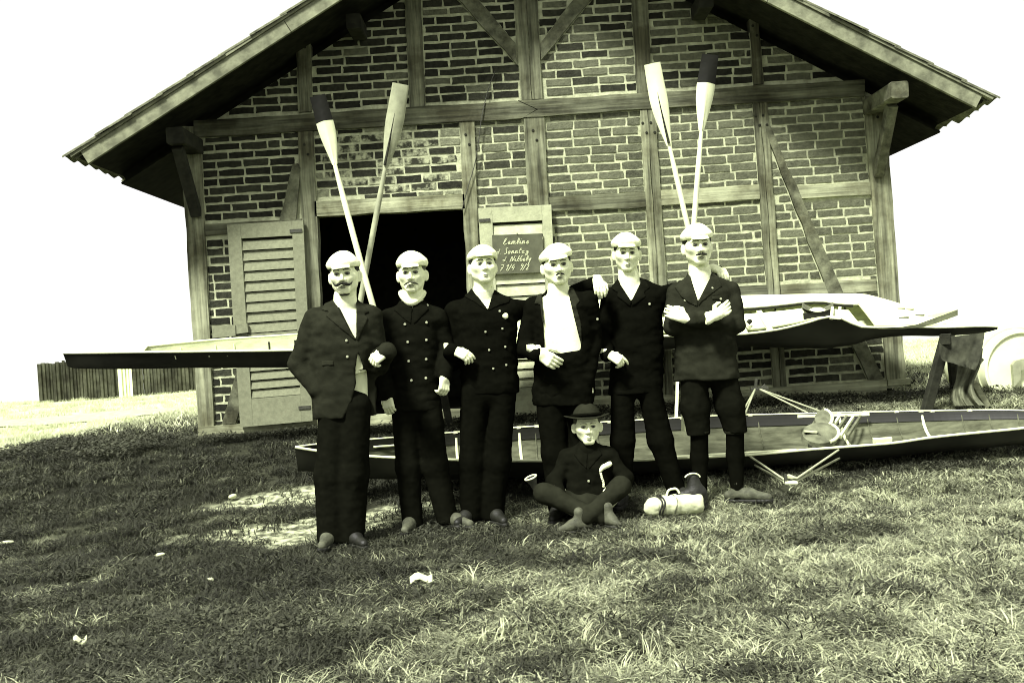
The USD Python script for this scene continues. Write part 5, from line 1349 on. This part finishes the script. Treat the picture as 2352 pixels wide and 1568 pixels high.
    # ---- headgear
    if spec.get('hat') == 'cap':
        ch_ = 0.084 + 0.012 * ((sd_ * 7) % 10) / 10; sag = 0.012 * (((sd_ * 13) % 10) / 10 - 0.5)
        ct, cr2 = spec.get('cap_tilt', 0.0), spec.get('cap_back', 0.0)
        def fc(p):
            q = toL(p).copy(); q[:, 2] -= ct * q[:, 0] + 0.008
            q[:, 2] -= cr2 * q[:, 1]
            d = np.maximum(ell(q, (sag, 0.012, 0.044), (0.089 * hw, 0.108, ch_)), 0.036 - q[:, 2])
            d = smin(d, np.maximum(ell(q, (sag, 0.014, 0.056 + abs(sag) * 0.8), (0.0970 * hw, 0.114, 0.040)), 0.044 - q[:, 2]), 0.022)
            pk_ = ell(np.stack([q[:, 0], q[:, 1], q[:, 2] + 0.55 * (q[:, 1] + 0.09) * -1 - 2.2 * q[:, 0] ** 2 * -1], 1), (0, -0.096, 0.0420), (0.056, 0.026, 0.0050))
            d = smin(d, pk_, 0.004)
            return d * s * 0.9 + 0.0045 * (2 * fbm(p * 17, 3, sd_) - 1)
        obj('cap', sdf_mesh(fc, lo - 0.03, hi + 0.03, 0.0045), mats['cap_white'], root, smooth=True)
        bd = [toW((0.0875 * hw * math.sin(a), 0.012 - 0.108 * math.cos(a), 0.052 + ct * 0.0875 * math.sin(a) + cr2 * (0.012 - 0.108 * math.cos(a)))) for a in np.linspace(-1.0, 1.0, 16)]
        obj('cap_band', tube(bd, 0.0028, 5), mats['canvas_white'], root)
    elif spec.get('hat') == 'felt':
        def fc(p):
            q = toL(p).copy(); q[:, 2] -= -0.10 * q[:, 1]
            d = np.maximum(ell(q, (0, 0.012, 0.055), (0.093, 0.112, 0.098)), 0.052 - q[:, 2])
            d = smax(d, -ell(q, (0, 0.0, 0.165), (0.022, 0.085, 0.022)), 0.02)
            r = np.sqrt((q[:, 0] / 0.150) ** 2 + ((q[:, 1] - 0.01) / 0.158) ** 2)
            zb = 0.056 + 0.018 * (np.abs(q[:, 0]) / 0.15) ** 2 - 0.010 * np.maximum(0, -(q[:, 1]) / 0.15)
            br = np.maximum((r - 1) * 0.13, np.abs(q[:, 2] - zb) - 0.0045)
            return smin(d, br, 0.008) * s * 0.9
        hat = obj('felt_hat', sdf_mesh(fc, lo - 0.05, hi + 0.05, 0.0048), mats['cloth_lapel'], root, smooth=True)
        bd = [toW((0.0945 * math.sin(a), 0.012 - 0.1135 * math.cos(a), 0.072 + -0.10 * (0.012 - 0.1135 * math.cos(a)))) for a in np.linspace(0, 2 * math.pi, 30)]
        obj('hat_band', tube(bd, 0.011, 6), mats['cloth_black'], hat)
    return root, front

def zc(ox, oy, sc):                                # points read off an enlargement of the photograph
    return lambda *q: [((ox + x / sc) / 1.0714, (oy + y / sc) / 1.0714) for x, y in q]
z5, z6, z7, z4 = zc(680, 560, 3.136), zc(1080, 480, 3.136), zc(1440, 500, 3.136), zc(400, 480, 2.613)
GRP = 'rowers standing arm in arm before the boathouse'
people = []
people.append(dict(label='moustached man at the far left, open brown jacket, white cap', group=GRP, Y=5.75, s=1.0, head=(791, 632), neck=(791, 697), face=(1.02, 1.0, 1.1, 1.1), yaw=0, roll=-2,
    torso=[(958, 718, 862, .135), (900, 714, 862, .13), (845, 712, 860, .13), (790, 708, 862, .135), (745, 712, 858, .125), (716, 728, 846, .10), (700, 748, 830, .075)],
    shL=(722, 726), shR=(848, 722), armL=((688, 838, .04), (728, 893, -.02)), armR=((868, 835, .06), (890, 806, -.14)), arm_r=(.072, .064, .052),
    vneck=[(764, 672), (800, 690), (817, 686), (819, 700), (818, 779), (812, 772)], shirt_low=[(822, 806), (835, 846), (816, 851)], cutaway=[(835, 848), (816, 853), (818, 880), (806, 925), (780, 975), (880, 985), (870, 860)],
    lapels=[[(764, 676), (748, 692), (738, 712), (756, 716), (748, 726), (814, 780), (818, 779), (785, 725)], [(818, 694), (836, 702), (848, 716), (838, 722), (846, 730), (822, 782), (818, 779)]], lapel_m='cloth_lapel',
    flaps=[[(738, 829), (766, 828), (767, 838), (739, 840)]], buttons=[(796, 782), (798, 819)], cloth='cloth_brown', trousers='cloth_dark',
    legL=((768, 935), (762, 1090), (760, 1240)), legR=((815, 935), (808, 1090), (806, 1238)), leg_r=(.108, .098, .080), pelvis=(.15, .11, .14),
    shoes=[dict(ankle=(760, 1236), dir=(-0.12, -1), m='shoe_pale'), dict(ankle=(806, 1238), dir=(0.55, -0.8))],
    hands=[dict(w=(735, 900, .0), d=(.35, .1, -.9), n=(0, .7, .1), side=1), dict(w=(890, 806, -.145), d=(-.80, -.25, -.45), n=(-.25, .6, -.7), side=-1, curl=(.75, .85, .9, 1.0))],
    cuffs=[((897, 800, -.13), (889, 807, -.142), .036)], hat='cap', beard=True, brow=.0048,
    moustache=[('moustache', ((0.002, -.112, -.049), (.018, -.111, -.054), (.034, -.100, -.060), (.046, -.088, -.056), (.055, -.080, -.042)), (.0085, .0095, .0085, .006, .002))]))
people.append(dict(label='man second from left in buttoned double breasted jacket, white scarf, drooping moustache', group=GRP, Y=6.05, s=1.03, head=(946, 629), neck=(946, 694), face=(.98, .95, 1.15, 1.0),
    torso=[(942, 896, 1012, .13), (890, 898, 1010, .125), (830, 894, 1010, .125), (780, 889, 1010, .13), (735, 889, 1007, .12), (712, 902, 994, .09), (698, 918, 976, .07)],
    shL=(892, 726), shR=(1002, 722), armL=((877, 835, .03), (890, 905, -.05)), armR=((1024, 800, .04), (1021, 862, -.06)), arm_r=(.064, .056, .046),
    vneck=[(925, 664), (936, 676), (948, 680), (960, 676), (969, 662), (968, 680), (948, 698), (926, 682)], roll_collar=[(921, 672), (931, 686), (947, 696), (962, 687), (971, 671)],
    lapels=[[(918, 690), (905, 712), (925, 730), (944, 745), (948, 700)], [(976, 688), (985, 710), (968, 728), (950, 745), (948, 700)]],
    buttons=z5((985, 618), (1167, 600), (993, 746), (1160, 732), (1015, 883), (1158, 866), (1022, 1030), (1157, 1015), (1043, 1178), (1155, 1160)), cloth='cloth_dark', btn=.0095,
    legL=((928, 930), (938, 1070), (948, 1202)), legR=((982, 930), (1000, 1070), (1026, 1190)), leg_r=(.094, .078, .066), pelvis=(.15, .115, .14),
    shoes=[dict(ankle=(946, 1200), dir=(-.15, -1), m='shoe_pale'), dict(ankle=(1030, 1192), dir=(.8, -.6), m='shoe_pale')],
    hands=[dict(w=(890, 905, -.06), d=(.08, -.25, -1), n=(.3, .9, -.1), side=-1, curl=(.55, .6, .65, .7), size=.95), dict(w=(1021, 862, -.075), d=(-.1, -.25, -1), n=(-.6, .6, -.1), side=1, curl=(.7, .75, .8, .8), size=1.0)],
    hat='cap', brow=.0042, hair='hair_brown', moustache=[('moustache', ((.002, -.110, -.050), (.016, -.109, -.054), (.030, -.100, -.061), (.043, -.088, -.068)), (.005, .0062, .005, .002))]))
people.append(dict(label='clean shaven man third from left, head turned right, white flower on dark jacket', group=GRP, Y=6.1, s=.98, head=(1109, 612), neck=(1110, 676), yaw=10, pitch=-6, face=(1, 1.05, .95, 1),
    torso=[(905, 1060, 1192, .135), (850, 1058, 1190, .13), (800, 1050, 1188, .13), (750, 1045, 1188, .13), (715, 1044, 1180, .12), (692, 1058, 1160, .09), (676, 1078, 1142, .07)],
    shL=(1046, 706), shR=(1172, 704), armL=((1040, 828, .06), (1036, 806, -.13)), armR=((1236, 712, .22), (1366, 652, .16)), arm_r=(.066, .058, .048),
    vneck=z6((232, 640), (260, 700), (330, 740), (420, 720), (440, 762), (376, 884), (250, 720)), skin_v=z6((235, 600), (250, 690), (330, 740), (405, 715), (440, 600)),
    lapels=[z6((235, 660), (195, 760), (200, 785), (280, 830), (376, 895), (372, 872), (250, 715)), z6((440, 690), (560, 770), (540, 830), (470, 850), (378, 895), (376, 880))], lapel_m='cloth_dark',
    buttons=z6((360, 1055), (388, 1195), (490, 1030), (512, 1170), (420, 1338), (520, 1310), (470, 895)), flower=z6((514, 932)), cloth='cloth_black', btn=.0085,
    legL=((1090, 900), (1085, 1060), (1083, 1190)), legR=((1155, 900), (1142, 1060), (1132, 1185)), leg_r=(.100, .082, .070), pelvis=(.165, .12, .15),
    shoes=[dict(ankle=(1082, 1190), dir=(-.45, -.9)), dict(ankle=(1132, 1188), dir=(.4, -.9))],
    hands=[dict(w=(1040, 803, -.14), d=(.85, -.2, -.42), n=(.2, .6, -.75), side=1, curl=(.35, .5, .6, .65)), dict(w=(1372, 640, .06), d=(.05, -.62, -.55), n=(0, .35, -.9), side=1, curl=(.5, .55, .6, .6), size=1.0)],
    hat='cap', cap_back=-.10, brow=.0050))
people.append(dict(label='man third from right with thin moustache and wide open jacket over white shirt', group=GRP, Y=6.1, s=1.02, head=(1279, 611), neck=(1283, 678), yaw=4, roll=-3, face=(1.05, 1, .95, 1),
    torso=[(930, 1222, 1368, .135), (860, 1226, 1366, .13), (800, 1228, 1364, .135), (745, 1226, 1362, .135), (705, 1224, 1362, .12), (682, 1240, 1345, .09), (668, 1256, 1325, .07)],
    shL=(1226, 700), shR=(1352, 684), armL=((1205, 800, .02), (1232, 812, -.17)), armR=((1362, 782, .05), (1350, 868, -.04)), arm_r=(.064, .056, .047),
    vneck=z6((800, 640), (850, 690), (970, 690), (1000, 760), (1040, 930), (1098, 1160), (1090, 1196), (980, 1212), (930, 1222), (815, 1190), (806, 1000), (795, 820)),
    lapels=[z6((795, 690), (760, 770), (735, 840), (780, 845), (800, 990), (812, 980), (796, 820)), z6((985, 690), (1040, 720), (1090, 820), (1060, 850), (1100, 1000), (1104, 1160), (1040, 930), (1000, 760))], lapel_m='cloth_lapel',
    buttons=[(1372, 733)], cloth='cloth_black',
    legL=((1262, 900), (1276, 1040), (1284, 1170)), legR=((1330, 900), (1338, 1040), (1346, 1165)), leg_r=(.104, .086, .068), pelvis=(.175, .12, .15),
    shoes=[dict(ankle=(1284, 1172), dir=(-.3, -1)), dict(ankle=(1346, 1168), dir=(.3, -1))],
    hands=[dict(w=(1234, 808, -.18), d=(.72, -.15, -.50), n=(.1, .95, .0), side=1, curl=(.30, .38, .42, .45), thumb=.2, size=1.12), dict(w=(1350, 868, -.04), d=(-.05, -.1, -1), n=(-.5, .6, 0), side=1)],
    cuffs=[((1229, 800, -.165), (1234, 808, -.178), .036)], hat='cap', cap_tilt=.10, brow=.0046, moustache=[('moustache', ((.003, -.111, -.050), (.014, -.110, -.053), (.026, -.103, -.060)), (.0062, .0058, .003))]))
people.append(dict(label='man second from right with open white collar, hand tucked at his waist', group=GRP, Y=6.3, s=1.0, head=(1440, 582), neck=(1446, 646), yaw=-4, roll=3, pitch=4, face=(.97, .95, 1.05, .95),
    torso=[(905, 1398, 1524, .125), (850, 1402, 1524, .12), (790, 1404, 1524, .125), (730, 1400, 1524, .125), (685, 1398, 1526, .115), (662, 1410, 1512, .09), (646, 1424, 1490, .07)],
    shL=(1404, 676), shR=(1516, 674), armL=((1383, 778, .05), (1394, 815, -.13)), armR=((1570, 664, .20), (1648, 626, .16)), arm_r=(.062, .054, .046),
    vneck=z7((250, 500), (300, 540), (400, 540), (420, 500), (426, 615), (356, 756), (262, 610)),
    lapels=[z7((258, 560), (215, 600), (200, 660), (250, 690), (245, 720), (350, 800), (358, 756), (270, 625)), z7((424, 570), (470, 600), (500, 650), (455, 690), (470, 720), (360, 800), (358, 756), (424, 620))], lapel_m='cloth_dark', buttons=z7((496, 778)), cloth='cloth_black',
    legL=((1432, 880), (1430, 1010), (1428, 1120)), legR=((1488, 880), (1516, 1010), (1552, 1122)), leg_r=(.092, .076, .062), pelvis=(.155, .115, .14),
    shoes=[dict(ankle=(1428, 1122), dir=(-.3, -1)), dict(ankle=(1554, 1122), dir=(.5, -.85))],
    hands=[dict(w=(1396, 812, -.15), d=(.70, -.2, -.45), n=(.2, .6, -.7), side=1, curl=(.35, .75, .85, .9), size=1.0), dict(w=(1640, 616, .09), d=(.35, -.85, -.35), n=(0, .25, -.9), side=1, curl=(.5, .55, .6, .6), size=1.0)],
    hat='cap', cap_back=-.06, brow=.0042))
people.append(dict(label='tallest man at the right, arms folded, knee breeches and dark stockings', group=GRP, Y=6.2, s=1.05, head=(1602, 566), neck=(1610, 640), face=(1.0, 1.0, .95, 1), roll=-1,
    torso=[(872, 1550, 1698, .155), (810, 1552, 1694, .135), (760, 1552, 1690, .13), (710, 1550, 1686, .135), (672, 1552, 1684, .12), (648, 1566, 1668, .09), (632, 1584, 1646, .07)],
    shL=(1556, 668), shR=(1680, 664), armL=((1546, 748, -.03), (1652, 722, -.21)), armR=((1690, 744, -.03), (1576, 732, -.17)), arm_r=(.064, .058, .050), bare=(.36, .10),
    vneck=z7((800, 500), (830, 520), (930, 520), (968, 500), (966, 570), (872, 756), (820, 590)),
    lapels=[z7((810, 540), (740, 600), (690, 650), (740, 720), (800, 770), (868, 800), (872, 756), (820, 600)), z7((966, 520), (1020, 560), (1060, 640), (990, 690), (900, 760), (872, 800), (872, 756), (966, 570))], lapel_m='cloth_lapel',
    flaps=[z7((975, 720), (1050, 715), (1052, 745), (978, 748))], buttons=z7((980, 656), (770, 750), (1046, 738)), btn=.009, cloth='cloth_brown', trousers='cloth_dark',
    legL=((1592, 850), (1598, 935), (1604, 992)), legR=((1656, 850), (1676, 930), (1690, 990)), leg_r=(.098, .088, .074), pelvis=(.16, .12, .13),
    stockings=[((1606, 992), (1610, 1148)), ((1688, 990), (1694, 1140))],
    shoes=[dict(ankle=(1610, 1150), dir=(-.2, -1)), dict(ankle=(1694, 1146), dir=(.93, -.36), m='shoe_pale', len=.29)],
    hands=[dict(w=(1640, 727, -.215), d=(.85, .18, .48), n=(0, .95, .1), side=1, curl=(.3, .35, .4, .4), size=1.0), dict(w=(1576, 732, -.175), d=(-.85, .15, .45), n=(0, .9, 0), side=-1, curl=(.35, .4, .4, .4), size=1.0)],
    hat='cap', brow=.0040, moustache=[('moustache', ((.002, -.111, -.050), (.014, -.110, -.0525), (.030, -.101, -.055)), (.0078, .0075, .005))]))
people.append(dict(label='boy in a dark felt hat sitting cross legged on the grass', Y=5.98, s=.93, head=(1349, 978), neck=(1350, 1030), face=(1.04, .72, 1.15, .8), pitch=0, skin='skin_boy', neck_w=.75,
    torso=[(1160, 1296, 1412, .12), (1110, 1298, 1404, .115), (1070, 1300, 1402, .11), (1048, 1306, 1396, .095), (1032, 1322, 1380, .075), (1018, 1332, 1368, .055)],
    shL=(1304, 1046), shR=(1396, 1040), armL=((1274, 1104, -.01), (1286, 1136, -.10)), armR=((1436, 1096, -.01), (1424, 1128, -.10)), arm_r=(.052, .048, .040),
    vneck=[(1342, 1012), (1350, 1014), (1358, 1012), (1350, 1020)], collar=False,
    lapels=[[(1330, 1022), (1318, 1044), (1330, 1060), (1348, 1078), (1350, 1030)], [(1370, 1020), (1384, 1042), (1368, 1060), (1352, 1078), (1350, 1030)]], lapel_m='cloth_dark', buttons=[(1352, 1104), (1324, 1142)], btn=.009, cloth='cloth_dark', trousers='cloth_brown', sitting=True,
    legL=((1326, 1160, .0), (1250, 1132, -.13), (1380, 1190, -.22)), legR=((1378, 1158, .0), (1426, 1116, -.10), (1346, 1188, -.27)), leg_r=(.068, .056, .046), pelvis=(.13, .12, .09),
    shoes=[dict(ankle=(1330, 1196, -.28), dir=(-.97, -.15, .0), m='shoe_pale', len=.21, k=.66), dict(ankle=(1398, 1190, -.24), dir=(.55, -.65, 0), m='shoe_pale', len=.17, k=.66)],
    hands=[dict(w=(1290, 1138, -.11), d=(.6, .2, -.4), n=(.1, .5, -.9), side=1, size=.7), dict(w=(1420, 1130, -.11), d=(-.6, .2, -.4), n=(-.1, .5, -.9), side=-1, size=.7)],
    hat='felt', hair='hair_brown', brow=.0034))
for sp in people:
    r_, fr_ = person(sp)
    if sp.get('sitting'):
        boy, boy_front = r_, fr_
# handkerchief and watch chain on the boy's jacket
hk = [boy_front(u, v) + vec(0, -0.006, 0) for u, v in ((1404, 1062), (1394, 1068), (1384, 1073), (1378, 1082))]
obj('handkerchief', tube(spline(hk, 10), [.010, .016, .017, .016, .016, .017, .016, .014, .012, .008], 8), mats['linen'], boy, smooth=60)
ch = [boy_front(u, v) + vec(0, -0.008, 0) for u, v in ((1379, 1082), (1382, 1096), (1386, 1108), (1386, 1116))]
for i, q in enumerate(spline(ch, 9)): obj('chain_link', disc(q, (0.3 * (-1) ** i, -1, 0), 0.0075, 0.006, 8), mats['brass_light'], boy)
# signal horn behind the boy
hn = thing('signal_horn', 'small metal signal horn with pale flared rim standing beside the boy', 'horn')
a, b = P(1242, 1150, 5.95), P(1219, 1096, 5.93); ax_ = unit(b - a); tt = np.linspace(0, 1, 14)
obj('tube', tube([a + (b - a) * t for t in tt], 0.010 + 0.026 * tt ** 2.2, 16, cap=False), mats['iron'], hn, smooth=60)
obj('rim', trimesh.creation.torus(0.036, 0.0055, 28, 8, transform=trimesh.geometry.align_vectors([0, 0, 1], ax_)).apply_translation(b), mats['brass_light'], hn, smooth=60)
# canvas holdall on the grass
bag = thing('canvas_bag', 'white canvas holdall with dark straps and handle lying on the grass', 'bag')
B0, B1 = P(1488, 1172, 5.95), P(1612, 1160, 5.98); dB = unit(B1 - B0); gB = float(gz(B0[0], B0[1]))
def fbag(p):
    a_, b_ = B0.copy(), B1.copy(); a_[2] = gB + 0.075; b_[2] = gB + 0.085
    d = rcone(p, a_ + dB * 0.035, b_ - dB * 0.03, 0.058, 0.066); d = smax(d, gB + 0.005 - p[:, 2], 0.02)
    d = smax(d, (p - b_) @ dB, 0.012)
    return d + 0.012 * (2 * fbm(p * 15, 3, 4) - 1) - 0.004 * np.cos((p @ dB) * 95) * (np.abs((p - a_) @ dB - 0.13) < 0.07)
c = np.array([B0, B1]); obj('roll', sdf_mesh(fbag, c.min(0) - 0.12, c.max(0) + 0.12, 0.006), mats['canvas_white'], bag, smooth=True)
for t in (0.22, 0.27, 0.50):
    q = B0 + (B1 - B0) * t; q[2] = gB + 0.078
    ring = [q + 0.0665 * (math.cos(a) * np.array([0, 1, 0]) + math.sin(a) * np.array([0, 0, 1])) + dB * 0.010 * math.sin(3 * a) for a in np.linspace(-0.6, math.pi + 0.6, 18)]
    obj('strap', tube(ring, 0.006 if t < .4 else 0.004, 6), mats['canvas_grey'] if t > .4 else mats['shoe_dark'], bag, smooth=60)
hq = [B0 + (B1 - B0) * t for t in (0.36, 0.42, 0.52, 0.60)]
for q, z_ in zip(hq, (0.135, 0.175, 0.180, 0.150)): q[2] = gB + z_
obj('handle', tube(spline(hq, 14), 0.007, 8), mats['gunwale'], bag, smooth=60)
F0, F1 = B0 + (B1 - B0) * 0.68, B0 + (B1 - B0) * 0.985
def fflap(p):
    a_, b_ = F0.copy(), F1.copy(); a_[2] = gB + 0.13; b_[2] = gB + 0.14; a_[1] += 0.02; b_[1] += 0.02
    tp = b_ - dB * 0.035; tp[2] = gB + 0.235
    return smin(rcone(p, a_, b_, 0.035, 0.045), rcone(p, b_ - dB * 0.03, tp, 0.052, 0.034), 0.03) + 0.004 * (2 * fbm(p * 18, 2, 9) - 1)
c = np.array([F0, F1]); obj('dark_flap', sdf_mesh(fflap, c.min(0) - 0.12, c.max(0) + vec(0.12, 0.12, 0.34), 0.007), mats['shoe_dark'], bag, smooth=True)
tp = F1 - dB * 0.045; arc = [tp + dB * 0.048 * math.cos(a) + vec(0, -0.012, gB + 0.235 - tp[2] + 0.030 * math.sin(a)) for a in np.linspace(0.15, math.pi - 0.35, 12)]
obj('flap_rim', tube(arc, 0.005, 6), mats['gunwale'], bag, smooth=60)
